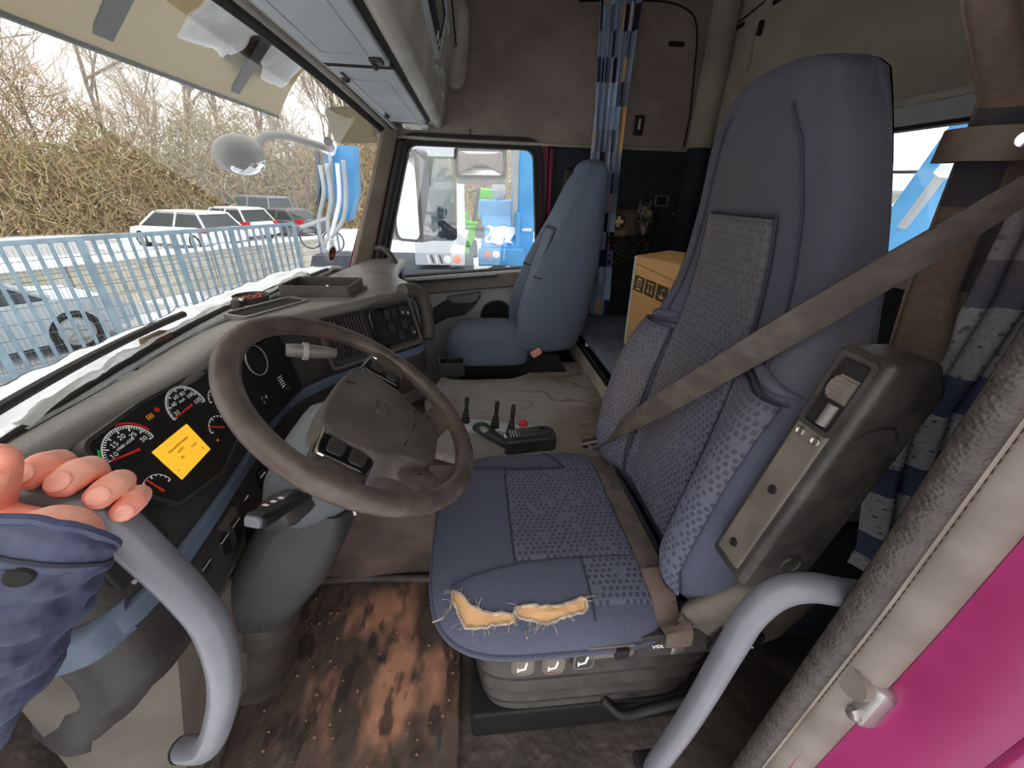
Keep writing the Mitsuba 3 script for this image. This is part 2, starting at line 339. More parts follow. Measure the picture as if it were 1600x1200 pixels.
H = [(0.497,2.243,1.962),(0.7,2.243,1.979),(0.893,2.243,1.984),(0.994,2.243,1.966),(1.045,2.243,1.934),(1.072,2.243,1.867),(1.092,2.243,1.724),(1.11,2.243,1.57),(1.108,2.243,1.438)]
obj('hatch_panel', ext([(p[0], p[2]) for p in H] + [(H[0][0], 1.425)], -.002, .005, FRR), 'headliner', hat)
obj('hatch_seam', tube(H, .0035, 6, 4), 'black_matt', hat)
a = (0.976,2.24,1.84)
obj('slot', rbox(.075, .012, .018, .004, a), 'black_matt', hat)
a = (0.849,2.235,1.516)
obj('latch_surround', rbox(.05, .014, .085, .012, a), 'black', hat)
obj('latch', rbox(.016, .014, .05, .005, (a[0], a[1] - .009, a[2] + .004)), 'steel', hat)
# rear wall
we = struct('wall_rear')
FE = fr((1.22, 0, 0), (0, -1, 0), (0, 0, 1))                      # local x = -y, faces forward
hole = rrect(.92, .42, .03, (-.86, 1.215))
obj('upper_lining', ext(sg.box(-2.22, 1.45, -.2, 2.13), -.04, .004, FE), 'lining_olive', we)
obj('lower_lining', ext(sg.box(-2.28, 0, -.2, 1.45).difference(hole), -.05, 0, FE), 'lining_dark', we)
obj('corner_post', tube([(1.17, 2.2, 1.425), (1.17, 2.2, 1.7), (1.15, 2.19, 2.1)], .06, 14), 'lining_olive', we)
obj('lower_corner', tube([(1.18, 2.22, .5), (1.18, 2.22, 1.43)], .055, 12, 1), 'lining_dark', we)
A = [(1.215,2.525,1.959),(1.215,2.403,1.931),(1.215,2.287,1.917),(1.215,2.139,1.912),(1.215,2,1.926)]
obj('seam', tube(A, .004, 6, 4), 'black_matt', we)
for px in ((1.212,2.161,1.89), (1.212,1.886,1.9)):
    obj('slot', rbox(.012, .095, .016, .004, px), 'black_matt', we)
obj('rib', tube([(1.21,2.023,1.846),(1.21,2.013,1.77),(1.21,2.005,1.698)], .012, 8), 'lining_olive', we)
obj('coat_hook', rbox(.02, .016, .05, .006, (1.205,1.97,1.833)), 'black', we)
w3 = struct('window_3')
obj('frame', ext(rrect(.96, .46, .045, (-.86, 1.215)).difference(rrect(.86, .36, .03, (-.86, 1.215))), -.03, .012, FE), 'door_grey', w3)
obj('gasket', ext(rrect(.87, .37, .035, (-.86, 1.215)).difference(rrect(.84, .34, .03, (-.86, 1.215))), -.028, .006, FE), 'rubber', w3)
obj('head_trim', tube([(1.21, .34, 1.453), (1.21, 1.36, 1.453)], .012, 8), 'beige_plastic', w3)
obj('pane', ext(rrect(.85, .35, .03, (-.86, 1.215)), -.022, -.0215, FE), 'glass_pane', w3)
# windscreen
def q2(y): return 1 - ((y - 1.25) / 1.0) ** 2
def wscr(u, v, y0=.2, y1=2.24):
    y = y0 + (y1 - y0) * u; b = np.stack([-.665 - .09 * q2(y), y, .80 + 0 * y]); t = np.stack([-.405 - .10 * q2(y), y, 1.43 + .10 * q2(y)])
    c = b + (t - b) * v; c[0] -= .03 * np.sin(np.pi * v); return c
w1 = struct('window_1')
obj('windscreen', grid(wscr, 48, 20)[0], 'glass_wind', w1, smooth=True)
wtop = [wscr(np.array(u), np.array(1.0)) for u in np.linspace(0, 1, 25)]
obj('top_gasket', tube([p + V(.006, 0, .012) for p in wtop], .018, 8, 1), 'rubber', w1)
wbot = [wscr(np.array(u), np.array(0.0)) for u in np.linspace(0, 1, 25)]
obj('bottom_gasket', tube([p + V(0, 0, -.008) for p in wbot], .014, 8, 1), 'rubber', w1)
t1 = struct('trim_1')                                              # headlining between windscreen and locker
obj('header_lining', slab(lambda u, v: wscr(u, np.ones_like(u)) * (1 - v) + np.stack([-.30 + 0 * u, .2 + 2.04 * u, 1.475 + .03 * q2(.2 + 2.04 * u)]) * v + np.stack([.01 * np.sin(np.pi * v), 0 * u, .022 + .012 * np.sin(np.pi * v)]), 40, 8, .03)[0], 'headliner', t1)
obj('header_edge', tube([p + V(.034, 0, .016) for p in wtop], .012, 8, 1), 'beige_plastic', t1)
obj('header_rail', tube([p + V(.066, 0, .018) for p in wtop], .009, 8, 1), 'lid_grey', t1)
obj('hood', slab(lambda u, v: (-.41 - .10 * q2(.2 + 2.1 * u) + .3 * v, .2 + 2.1 * u, 1.56 + .10 * q2(.2 + 2.1 * u) + .6 * v), 20, 4, .01)[0], 'headliner', t1)
# right A pillar
t3 = struct('trim_3')
def beam(a, b, wa, wb, d, nx):
    """tapering bar from a to b; wa, wb widths along nx, depth d"""
    a, b, nx = V(*a), V(*b), unit(nx); k = unit(np.cross(unit(b - a), nx))
    return hull([p + s * nx * w / 2 + e * k * d / 2 for p, w in ((a, wa), (b, wb)) for s in (-1, -.7, .7, 1) for e in ((-1, 1) if abs(s) < 1 else (-.6, .6))])
obj('pillar_trim', beam((-.60, 2.215, .80), (-.37, 2.22, 1.45), .10, .075, .05, (1, .35, 0)), 'pillar_tan', t3)
obj('pillar_seal', tube([(-.522, 2.225, .78), (-.45, 2.23, 1.0), (-.318, 2.225, 1.40)], .024, 8), 'rubber', t3)
obj('corner_trim', beam((-.56, 2.20, .74), (-.50, 2.20, .86), .20, .09, .06, (1, 0, 0)), 'dash_lower', t3)
# left A pillar, door opening and B pillar
wl = struct('wall_left')
obj('front_pillar', beam((-.66, .2, .3), (-.37, .2, 1.5), .10, .08, .06, (1, 0, 0)), 'seal_grey', wl)
obj('header', box2((-.45, .14, 1.84), (1.3, .24, 2.16), .01), 'headliner', wl)
obj('sill', box2((-.80, .10, -.30), (1.3, .24, .0), .01), 'floor_rubber', wl)
obj('side_lining', box2((.50, .20, .0), (1.3, .245, 1.86), .01), 'lining_dark', wl)
SL = [(0.43,0.241,0.583),(0.43,0.242,0.704),(0.43,0.245,0.802),(0.43,0.246,0.873),(0.43,0.248,0.953),(0.43,0.249,1.024),(0.43,0.25,1.085),(0.43,0.251,1.119)]
PIL = [(.428, .238, z) for z in (.35, .6, .75)]
B0 = [V(.425, .243 + .02 * max(0, .8 - z), z) for z in np.linspace(.25, 1.86, 26)]
obj('seal_leather', sweep([p + V(.35, -.94, 0) * .010 for p in B0], circ(.0145, 12, .010), AB=(V(.35, -.94, 0), V(.94, .35, 0))), 'seal_leather', wl, smooth=True)
obj('seal_lip', tube([p + V(.012, -.020, 0) for p in B0], .0045, 6, 1), 'seal_grey', wl, smooth=True)
for i, z in enumerate(np.arange(.62, 1.22, .0105)):
    obj('stitch', rbox(.0028, .0028, .0062, .001, (.4385, .2195 + .02 * max(0, .8 - z), z), n=1), 'black_matt', wl)
obj('rubber_flange', sweep([p + V(.032, -.031, 0) for p in B0], circ(.0225, 12, .012), AB=(V(.55, -.83, 0), V(.83, .55, 0))), 'seal_grey', wl, smooth=True)
jx = [(.448, .210), (.470, .206), (.474, .120), (.490, .098), (.512, .094), (.512, .070), (.62, .070), (.62, .20), (.46, .24)]
obj('door_jamb', ext(jx, -.3, 1.7, fr((0, 0, 0), (1, 0, 0), (0, 1, 0))), 'paint_magenta', wl)
obj('jamb_edge', tube([(.482, .112, -.3), (.482, .112, .9), (.482, .112, 1.7)], .010, 10), 'paint_magenta', wl, smooth=True)
obj('outer_panel', box2((.505, .035, -.3), (.75, .085, 1.7), .012), 'black', wl)
st = thing('door_striker', 'worn cast metal door striker on the magenta jamb at the lower right', 'latch')
a = V(*(0.462,0.208,0.677))
obj('striker_plate', rbox(.03, .05, .075, .012, a + V(.004, 0, -.01)), 'steel', st)
obj('striker_nose', lathe([(.0, .022), (.012, .020), (.019, .010), (.020, -.012), (.0, -.012)], 14, fr(a + V(-.008, .004, .01), (0, 1, .3), (0, -.3, 1))), 'seal_grey', st)
obj('bolt', lathe([(0, .006), (.006, .005), (.008, 0), (.008, -.004), (0, -.004)], 8, fr(a + V(-.012, -.012, -.03), (0, -1, 0), (0, 0, 1))), 'steel', st)
# passenger door
d1 = struct('door_1')
DR0 = fr((0, 2.25, 0), (1, 0, 0), (0, 0, 1))
glassp = soft([(-.290, 1.392), (.325, 1.392), (.372, .822), (-.487, .752)], .045)
outer = soft([(-.42, 1.425), (.40, 1.425), (.425, .0), (-.72, .0), (-.68, .78)], .03)
obj('window_frame', ext(outer.difference(glassp.buffer(.012)), -.06, -.005, DR0), 'paint_dark_red', d1)
obj('window_gasket', ext(glassp.buffer(.026).difference(glassp), -.05, .006, DR0, 0), 'rubber', d1)
obj('frame_gasket', ext(glassp.buffer(.052).difference(glassp.buffer(.034)), -.05, .010, DR0).slice_plane([0, 0, .86], [0, 0, 1]), 'rubber', d1)
obj('pane', ext(glassp.buffer(.01), -.03, -.0295, DR0), 'glass_pane', d1)
pan = soft([(-.60, .735), (.40, .818), (.40, .02), (-.60, .02)], .01)
obj('inner_panel', ext(pan, -.03, .035, DR0, .006), 'door_grey', d1)
rail = soft([(-.60, .735), (.40, .816), (.405, .74), (-.60, .645)], .008)
obj('upper_rail', ext(rail, .03, .085, DR0, .008), mat('rail_grey', noise_col(srgb(112, 105, 98), srgb(124, 117, 109), 8), .5, bump=grain), d1)
obj('rail_tray', ext(soft([(-.30, .752), (.14, .788), (.14, .775), (-.30, .739)], .003), .0, .06, fr((0, 2.17, .012), (1, 0, 0), (0, 0, 1))), 'black', d1)
obj('lock_knob', rbox(.02, .014, .022, .004, (-.04, 2.165, .775)), 'dash_pad', d1)
P1 = [(-0.2505,-0.0255),(-0.2208,0.0909),(-0.1448,0.1363),(0.0556,0.1633),(0.0176,0.1028),(-0.0361,0.0527),(-0.1423,0.0293)]
P1 = [(x, y + .5) for x, y in P1]
obj('handle_recess', ext(soft(P1, .006), .03, .045, DR0, .004), 'dash_dark', d1)
P2 = [(x, y + .5) for x, y in [(-0.1437,0.1587),(0.0558,0.1894),(0.0293,0.137),(-0.0083,0.1217),(-0.1086,0.1214)]]
obj('pull_handle', ext(soft(P2, .005), .04, .075, DR0, .008), 'dash_pad', d1)
sp = (0.1427,0.0448)
sp = V(sp[0], sp[1] + .5)
M = at2(DR0, sp[0], sp[1])
obj('speaker_ring', lathe([(.088, .03), (.094, .045), (.088, .052), (.083, .046), (.083, .03)], 40, M), 'dash_lower', d1)
sk = obj('speaker_cover', lathe([(0, .047), (.05, .046), (.080, .041), (.084, .03), (0, .03)], 40, M), 'black_matt', d1)
obj('rear_edge_trim', tube([(0.357,2.2,0.803),(0.33,2.2,0.76),(0.32,2.2,0.673),(0.319,2.2,0.52),(0.322,2.2,0.273)], .014, 8), 'rubber', d1)
obj('rear_edge_paint', ext(soft([(.408, 1.40), (.425, 1.40), (.44, .80), (.418, .80)], .001), -.03, .0, DR0), 'paint_dark_red', d1)
# ------------------------------------------------------------------ dashboard
D = thing('dashboard', 'dark grey wrap-round truck dashboard with a blue-grey trim strip and lit instruments', 'dashboard')
ST = [((-.62, .37), (-.61, .38)), ((-.54, .338), (-.575, .40)), ((-.482, .365), (-.562, .45)), ((-.466, .43), (-.56, .50)), ((-.468, .52), (-.555, .56)), ((-.475, .61), (-.545, .64)), ((-.488, .74), (-.535, .73)),
      ((-.505, .87), (-.545, .87)), ((-.495, 1.0), (-.53, 1.0)), ((-.41, 1.14), (-.455, 1.12)), ((-.30, 1.26), (-.345, 1.25)), ((-.20, 1.36), (-.245, 1.40)),
      ((-.19, 1.44), (-.215, 1.50)), ((-.24, 1.60), (-.25, 1.62)), ((-.33, 1.82), (-.33, 1.80)), ((-.36, 2.20), (-.35, 2.20))]
SS = spl([s for s, l in ST], 5); LL = spl([l for s, l in ST], 5)
def back(y): return -.645 - .09 * q2(y)
def ring(s, l, kind):
    s3, l3 = V(*s, 0), V(*l, 0); b = V(max(back(l[1]), -.78), l[1], 0); o = unit(l3 - b)   # outward, level
    zz = lambda v, z: V(v[0], v[1], z)
    far = np.clip((l[1] - 1.3) / .3, 0, 1); top = .885 - .02 * far
    if kind == 'pad':
        w = np.linalg.norm(l3 - b)
        return [zz(b, .79), zz(b, .812), zz(b + o * w * .22, .84), zz(b + o * w * .45, top - .006), zz(b + o * w * .7, top), zz(l3 - o * .012, top - .004), zz(l3 + o * .004, top - .016), zz(l3 + o * .002, top - .032), zz(l3 - o * .018, top - .036), zz(l3 - o * .05, .80)]
    if kind == 'face': return [zz(b, .79), zz(l3 - o * .03, top - .03), zz(l3 - o * .018, top - .036), zz(l3 * .8 + s3 * .2 - o * .012, .815), zz(s3 - o * .004, .70), zz(s3, .672), zz(s3 - o * .03, .66)]
    k = 1 - .0 * far
    return [zz(b, .76), zz(s3 - o * .035, .68), zz(s3 - o * .002, .664), zz(s3 + o * .004, .64), zz(s3 + o * .006, .56), zz(s3 - o * .002, .525), zz(s3 - o * .03, .50), zz(s3 - o * .09, .40), zz(b + o * .02, .30)]
for kind, m in (('pad', 'dash_pad'), ('face', 'dash_dark'), ('lower', 'dash_dark')):
    obj({'pad': 'top_pad', 'face': 'fascia', 'lower': 'lower_panel'}[kind], loft([ring(s, l, kind) for s, l in zip(SS, LL)]), m, D, smooth=40)
obj('blue_strip', sweep([V(p[0], p[1], .668) for p in spl([s for s, l in ST[:13]], 5)], rrect(.030, .034, .008).exterior.coords[:-1], AB=(V(.7, -.25, 0), V(0, 0, 1)), scale=[1.15 - .3 * min(1, i / 26) for i in range(61)]), 'blue_trim', D, label='blue-grey trim strip')
CL = fr((-.515, .60, .81), (0, 1, 0), (-.36, 0, .93))
clp = soft([(-.108, .062), (0, .067), (.156, .056), (.168, .02), (.135, -.075), (.03, -.105), (-.075, -.085), (-.112, -.01)], .012)
cf = obj('instrument_panel', ext(clp, -.02, .0, CL), mat('panel_black', srgb(34, 32, 32), .25), D)
obj('panel_rim', ext(clp.buffer(.006).difference(clp), -.02, .004, CL), 'dash_dark', D)
def arc(c, r0, r1, a0, a1, n=24):
    a = np.radians(np.linspace(a0, a1, n)); o = [(c[0] + r1 * math.cos(t), c[1] + r1 * math.sin(t)) for t in a] + [(c[0] + r0 * math.cos(t), c[1] + r0 * math.sin(t)) for t in a[::-1]]
    return sg.Polygon(o)
def needle(c, tip, w):
    t = V(*tip) - V(*c); L = np.linalg.norm(t); d = t / L; s = V(-d[1], d[0]); c = V(*c)
    return sg.Polygon([c - d * .18 * L + s * w, c - d * .18 * L - s * w, c + d * L - s * w * .45, c + d * L + s * w * .45])
def gauge(name, c, r, a0, a1, nt, every, tip, label, nums=(), unit_txt=None, needle_w=.0022):
    g = obj(name, [ext(disc(c, r * .98, 12), 0, .0006, CL), ext(disc(c, r * .26, 8), .0006, .004, CL)], 'black', D, label=label)
    ms = [ext(arc(c, r, r * 1.035, a0, a1), .0006, .0014, CL)]
    for k in range(nt):
        a = math.radians(a0 + (a1 - a0) * k / (nt - 1)); L = .80 if k % every == 0 else .9
        ms.append(ext(sg.LineString([(c[0] + r * L * math.cos(a), c[1] + r * L * math.sin(a)), (c[0] + r * math.cos(a), c[1] + r * math.sin(a))]).buffer(.0007 if k % every else .0010, cap_style='flat'), .0006, .0014, CL))
    obj('scale_marks', ms, 'white_print', g)
    for k, s in enumerate(nums):
        a = math.radians(a0 + (a1 - a0) * (k + .35) / (len(nums) - .3)); obj('numeral', txt(s, r * .17, at2(CL, c[0] + r * .66 * math.cos(a), c[1] + r * .66 * math.sin(a), .0006), .0006), 'white_print', g)
    if unit_txt: obj('unit_lettering', txt(unit_txt, r * .11, at2(CL, c[0], c[1] + r * .38, .0006), .0006), 'white_print', g)
    obj('needle', ext(needle(c, tip, needle_w), .004, .0055, CL), 'red_print', g, label='orange-red needle')
    return g
tc = gauge('rev_counter', (-.064, .018), .041, 165, 0, 31, 5, (-.100, .027), 'rev counter with a red pointer', ('10', '15', '20', '25', '30'), 'r/min x100')
obj('green_band', ext(arc((-.064, .018), .0435, .0465, 158, 138), .0, .001, CL), (mat('green_lamp', srgb(20, 190, 60), .5)), tc)
obj('red_band', ext(arc((-.064, .018), .0445, .0475, 78, 14), .0, .001, CL), 'red_print', tc)
gauge('speedometer', (.068, .021), .040, 184, -14, 37, 6, (.030, .020), 'speedometer with a red pointer', ('20', '40', '60', '80', '100', '120'), 'km/h')
for c, tip, a0 in (((.093, -.046), (.070, -.028), 170), ((.139, -.004), (.122, .014), 165), ((.141, -.05), (.122, -.03), 165), ((-.08, -.05), (-.086, -.022), 150)):
    gauge('small_gauge', c, .025, a0, a0 - 150, 9, 4, tip, 'small auxiliary gauge with a red pointer', needle_w=.0016)
lcd = [(-0.0442,0.0006),(0.0408,0.0003),(0.042,-0.0612),(-0.0403,-0.0639)]
ds = obj('display', ext(lcd, 0, .0015, CL), 'amber', D, label='amber information display')
scene[ds]['emitter'] = {'type': 'area', 'radiance': rgb(.055, .028, .002)}
lc = np.mean(lcd, 0)
for k, (s, dx, dy, h) in enumerate((('Fahrerinformation', 0, .014, .0042), ('00:00', -.004, .005, .004), ('km', -.01, -.006, .004), ('1040', .022, -.004, .004), ('+', -.033, -.018, .005), ('-3', .030, -.019, .004))):
    obj('lettering', txt(s, h, at2(CL, lc[0] + dx, lc[1] + dy, .0015), .0004), 'black', ds)
a = (-0.0015,0.045)
obj('warning_lamp', [ext(rrect(.012, .008, .0015, a).difference(rrect(.0098, .0058, .001, a)), 0, .001, CL), ext(rrect(.006, .003, .0005, a), 0, .001, CL)], 'amber', D)
a = (0.013,0.0464)
obj('warning_lamp', ext(disc((a[0] + .004, a[1] + .001), .0042), 0, .001, CL), 'red_print', D, label='red warning lamp')
a = (0.0688,-0.0594)
obj('warning_lamp', ext([(a[0] - .003, a[1] + .002), (a[0] + .003, a[1] + .002), (a[0], a[1] - .003)], 0, .001, CL), 'amber', D)
# light switch pack left of the instruments
LS = fr((-.508, .463, .80), (.12, 1, 0), (-.36, .03, .93))
kx = (-0.1207,0.0254)
obj('switch_plate', ext(soft([(-.043, .055), (.014, .055), (.016, -.098), (-.043, -.09)], .008), -.02, .004, LS), 'black', D)
kb = obj('light_switch', lathe([(0, .004), (.021, .004), (.0225, .007), (.020, .010), (0, .010)], 28, at2(LS, -.014, .022)), 'dash_dark', D, label='round rotary light switch')
obj('knob_grip', rbox(.040, .009, .016, .004, M=at2(LS, -.010, .020, .017) @ rot('z', 22)), 'black_gloss', kb)
obj('pointer_mark', rbox(.012, .002, .001, .0004, M=at2(LS, .004, .0255, .0252) @ rot('z', 22)), 'white_print', kb)
for k, (x, y, s) in enumerate(((-.030, .042, 'o'), (-.012, .049, '='), (.004, .044, '#'), (.010, -.014, '%'), (-.03, -.018, 'o'), (.006, -.03, '^'))):
    obj('symbol', txt(s, .006, at2(LS, x, y, .004), .0004), 'grey_print', D)
for k, (x, y) in enumerate(((-.016, -.040), (-.026, -.052))):
    w = obj('dimmer_wheel', rbox(.026, .010, .006, .002, M=at2(LS, x, y, .004)), 'black_matt', D)
    for j in range(6): obj('ridge', rbox(.0016, .009, .0025, .0006, M=at2(LS, x - .009 + j * .0036, y, .0075), n=1), 'grey_print', w)
hz = obj('hazard_switch', rbox(.022, .022, .008, .003, M=at2(LS, -.003, -.082, .004)), 'black', D, label='hazard switch with a red triangle')
tr = sg.Polygon([(-.0075, -.006), (.0075, -.006), (0, .0075)])
obj('triangle', ext(tr.difference(tr.buffer(-.0018)), .008, .0086, at2(LS, -.003, -.082)), 'red_print', hz)
obj('triangle', ext(tr.buffer(-.0030), .008, .0086, at2(LS, -.003, -.082)), 'red_print', hz)
# rockers in the lower panel
LP = fr((-.469, .5, .61), (0, 1, 0), (.03, 0, 1))
obj('rocker_panel', ext(soft([(-.075, .030), (.118, .030), (.112, -.080), (-.075, -.080)], .012), -.02, .002, LP), 'dash_lower', D)
for k, x in enumerate((-.055, .0, .055, .095)):
    r = obj('rocker_switch', rbox(.026, .052, .010, .003, M=at2(LP, x, -.018, .002) @ rot('x', 5)), 'black', D)
    obj('rocker_bar', rbox(.024, .003, .003, .001, M=at2(LP, x, .004, .008)), 'grey_print', r)
obj('symbol', [ext(disc((-.060, -.03), .0045), .0075, .0082, LP), ext(disc((-.052, -.038), .004), .0075, .0082, LP)], 'white_print', D)
# left end: fan box and round vent
ve = obj('round_vent', lathe([(.0, -.02), (.024, -.02), (.027, .004), (.036, .010), (.043, .006), (.046, -.02), (.0, -.025)], 28, fr((-.535, .368, .715), (.5, .85, 0), (-.35, .0, .95))), 'dash_lower', D)
for k in (-1, 0, 1): obj('vane', rbox(.046, .004, .012, .0015, M=fr((-.533 - .004 * k, .366, .715 + .013 * k), (.5, .85, 0), (-.35, .0, .95))), 'black', ve)
rd = obj('radio_slot', rbox(.07, .045, .03, .006, M=fr((-.488, .425, .715), (.25, 1, 0), (-.25, .05, 1))), 'black', D)
for k in range(3): obj('button', rbox(.012, .006, .004, .001, M=fr((-.4715, .407 + .018 * k, .702), (.25, 1, 0), (-.25, .05, 1))), 'grey_print', rd)
kp = obj('knee_panel', hull([(-.56, .345, .60), (-.475, .40, .52), (-.478, .57, .50), (-.60, .34, .36), (-.55, .36, .16), (-.52, .56, .18), (-.505, .57, .40), (-.66, .36, .6), (-.70, .57, .3), (-.70, .36, .2)]), mat('knee_brown', noise_col(srgb(84, 77, 70), srgb(98, 90, 82), 8), .6, bump=grain), D)
obj('end_cap', sweep(spl([(-.64, .352, .655), (-.59, .337, .66), (-.54, .330, .664), (-.495, .345, .666), (-.474, .385, .668)], 5), rrect(.034, .052, .012).exterior.coords[:-1], AB=(V(.4, -.8, 0), V(0, 0, 1))), 'blue_trim', D, label='blue-grey end of the trim strip')
# centre panel facing the driver
CP = fr((-.322, 1.247, .774), (.69, .72, 0), (-.05, .05, .18))
obj('centre_panel', ext(soft([(-.175, .083), (.165, .088), (.165, -.075), (-.16, -.075)], .012), -.03, .008, CP, .003), 'dash_dark', D)
for x0, x1 in ((-.15, -.112), (-.105, -.03)):
    w = x1 - x0; v = obj('air_vent', ext(rrect(w + .006, .126, .006, ((x0 + x1) / 2, .01)).difference(rrect(w - .004, .115, .004, ((x0 + x1) / 2, .01))), .006, .013, CP), 'black', D)
    obj('vent_floor', ext(rrect(w, .118, .004, ((x0 + x1) / 2, .01)), .006, .0085, CP), 'black_matt', v)
    for k in range(max(2, int(w / .0105))): obj('vane', rbox(.003, .114, .008, .001, M=at2(CP, x0 + .008 + k * .0105, .01, .0105) @ rot('y', 25), n=1), 'dash_dark', v)
obj('recess', ext(rrect(.172, .132, .006, (.07, .006)), .006, .0095, CP), 'black_matt', D)
br = obj('document_clip', tube([at2(CP, *q)[:3, 3] for q in ((.042, .062, .02), (.018, .070, .026), (-.006, .060, .026), (-.010, .03, .024), (-.010, -.03, .022), (.0, -.052, .018), (.03, -.058, .018))], .006, 8), 'black_gloss', D, label='black wire clip')
for i, (x, y) in enumerate(((.055, .045), (.085, .045), (.115, .045), (.055, .0), (.135, .04), (.135, -.03), (.085, -.035), (.110, .0))):
    r = obj('panel_switch', rbox(.024, .036, .012, .003, M=at2(CP, x + .004, y, .012) @ rot('x', 4)), 'black', D)
    if i in (2, 4, 5): obj('symbol', txt('S' if i == 5 else '#', .008, at2(CP, x + .004, y - .006, .0185), .0004), 'white_print', r)
obj('panel_frame', ext(rrect(.345, .172, .012, (-.004, .006)).difference(rrect(.325, .152, .010, (-.004, .006))), .004, .012, CP), 'dash_lower', D)
obj('pad_cheek', tube([(-.245, 1.40, .875), (-.205, 1.46, .86), (-.18, 1.475, .80), (-.172, 1.46, .72), (-.175, 1.44, .68)], .026, 12), 'dash_lower', D)
obj('stack_side', hull([(-.20, 1.39, .67), (-.19, 1.46, .66), (-.17, 1.42, .46), (-.16, 1.52, .44), (-.34, 1.27, .66), (-.30, 1.27, .44), (-.45, 1.5, .66), (-.45, 1.5, .44)]), 'dash_lower', D)
LK = fr((-.262, 1.338, .60), (.69, .72, 0), (-.05, .05, .9))
obj('storage_slot', ext(rrect(.13, .05, .006, (.02, .025)).difference(rrect(.115, .036, .004, (.02, .025))), -.01, .012, LK), 'black', D)
obj('slot_floor', ext(rrect(.12, .04, .004, (.02, .025)), -.01, .002, LK), 'black_matt', D)
ra = obj('radio', ext(rrect(.13, .05, .005, (.025, -.04)), -.01, .010, LK), 'black_gloss', D)
for k in range(5): obj('button', rbox(.012, .008, .004, .0015, M=at2(LK, -.02 + .022 * k, -.052 + .018 * (k % 2), .011)), 'dash_lower', ra)
obj('radio_knob', lathe([(0, .024), (.009, .022), (.011, .01), (0, .01)], 16, at2(LK, -.03, -.03)), 'dash_dark', ra)
# face right of the cluster: sliders and rotary
PF = fr((-.508, .90, .77), (.05, 1, 0), (-.22, 0, 1))
obj('control_panel', ext(soft([(-.09, .075), (.13, .075), (.12, -.085), (-.12, -.085)], .01), -.03, .006, PF), 'black', D)
tq = obj('round_socket', lathe([(0, .006), (.036, .006), (.036, .012), (.033, .010), (0, .010)], 32, at2(PF, -.005, .055)), 'black', D)
obj('ring', ext(disc((-.005, .055), .0365).difference(disc((-.005, .055), .0345)), .010, .0128, PF), 'grey_print', tq)
sl = obj('slider_plate', ext(rrect(.03, .04, .003, (.045, -.028)), .004, .008, PF), 'black', D)
for k in range(5): obj('stripe', rbox(.018, .0026, .001, .0003, M=at2(PF, .045, -.014 - .0065 * k, .0084), n=1), 'white_print', sl)
obj('slider_knob', lathe([(0, .026), (.006, .025), (.008, .020), (.005, .006), (0, .006)], 14, at2(PF, .040, -.05)), 'black', sl)
for k, (x, y, s) in enumerate(((-.045, -.025, '::'), (-.03, -.03, 'o'), (-.045, -.038, '::'))): obj('symbol', txt(s, .008, at2(PF, x, y, .006), .0005), 'white_print', D)
for k in range(5):
    p = V(-.488, .66 + .075 * k, .600) if k < 3 else V(-.485 + .05 * (k - 2), .84 + .07 * (k - 2), .600)
    r = obj('lower_switch', rbox(.030, .05, .012, .003, M=fr(p + V(.006, 0, .0), (.05 + .25 * max(0, k - 2), 1, 0), (0, 0, 1))), 'black_gloss', D)
    obj('switch_bar', rbox(.02, .003, .003, .001, M=fr(p + V(.0125, 0, .014), (.05 + .25 * max(0, k - 2), 1, 0), (0, 0, 1))), 'white_print', r)
# things on the dash
tr_ = thing('dash_tray', 'open dark tray with a notched front rim on top of the dashboard', 'tray')
A_ = V(*(-0.59,1.257,0.905)); B_ = V(*(-0.377,1.245,0.895)); C_ = V(*(-0.403,1.449,0.905)); E_ = V(*(-0.605,1.463,0.905))
cen = (A_ + B_ + C_ + E_) / 4; uu = unit(B_ - A_); uu[2] = 0
TR = fr((cen[0], cen[1], .882), uu, np.cross([0, 0, 1], uu)); wx, wy = np.linalg.norm(B_ - A_) * 1.05, .15
o = rrect(wx, wy, .015); i_ = rrect(wx - .016, wy - .016, .011)
obj('tray_floor', ext(o, 0, .004, TR), 'black_matt', tr_)
obj('tray_rim', ext(o.difference(i_), .0, .034, TR, .0), 'dash_lower', tr_)
obj('tray_flange', ext(rrect(wx + .02, wy + .02, .02).difference(i_), -.004, .005, TR), 'dash_lower', tr_)
obj('stud', lathe([(0, .006), (.005, .004), (.006, 0), (0, 0)], 10, at2(TR, wx * .2, -wy / 2 + .004, .034)), 'steel', tr_)
sh_ = thing('dash_recess', 'shallow empty rubber-lined recess tray behind the steering wheel rim', 'tray')
Q = np.array([(-0.617,1.059,0.885),(-0.61,1.218,0.885),(-0.528,1.235,0.885),(-0.553,1.07,0.885)]); qc = Q.mean(0); qu = unit(V(*(Q[2] - Q[0])))
RM = fr((qc[0], qc[1], .884), (qu[0], qu[1], 0), (-qu[1], qu[0], 0))
obj('recess_frame', ext(rrect(.22, .09, .02).difference(rrect(.20, .072, .014)), -.006, .006, RM), 'dash_pad', sh_)
obj('recess_floor', ext(rrect(.21, .08, .014), -.006, .001, RM), 'black_matt', sh_)
ph = thing('phone_holder', 'small grey clip on the dash edge against the windscreen', 'holder')
a = V(*(-0.678,1.178,0.88))
obj('clip', rbox(.025, .05, .045, .008, M=fr(a + V(0, 0, .0), (1, .3, 0), (-.3, 1, 0))), 'dash_lower', ph)
obj('knob', lathe([(0, .012), (.007, .01), (.008, 0), (0, 0)], 12, fr(a + V(.012, -.004, .018), (0, 1, 0), (0, 0, 1))), 'chrome', ph)
cup = thing('red_cup_tray', 'round transparent-lidded dish of red bits at the windscreen base', 'dish')
a = V(*(-0.669,1.241,0.875))
obj('dish', lathe([(0, 0), (.042, 0), (.05, .022), (.047, .022), (.04, .004), (0, .004)], 26, mv(*a)), 'dash_lower', cup)
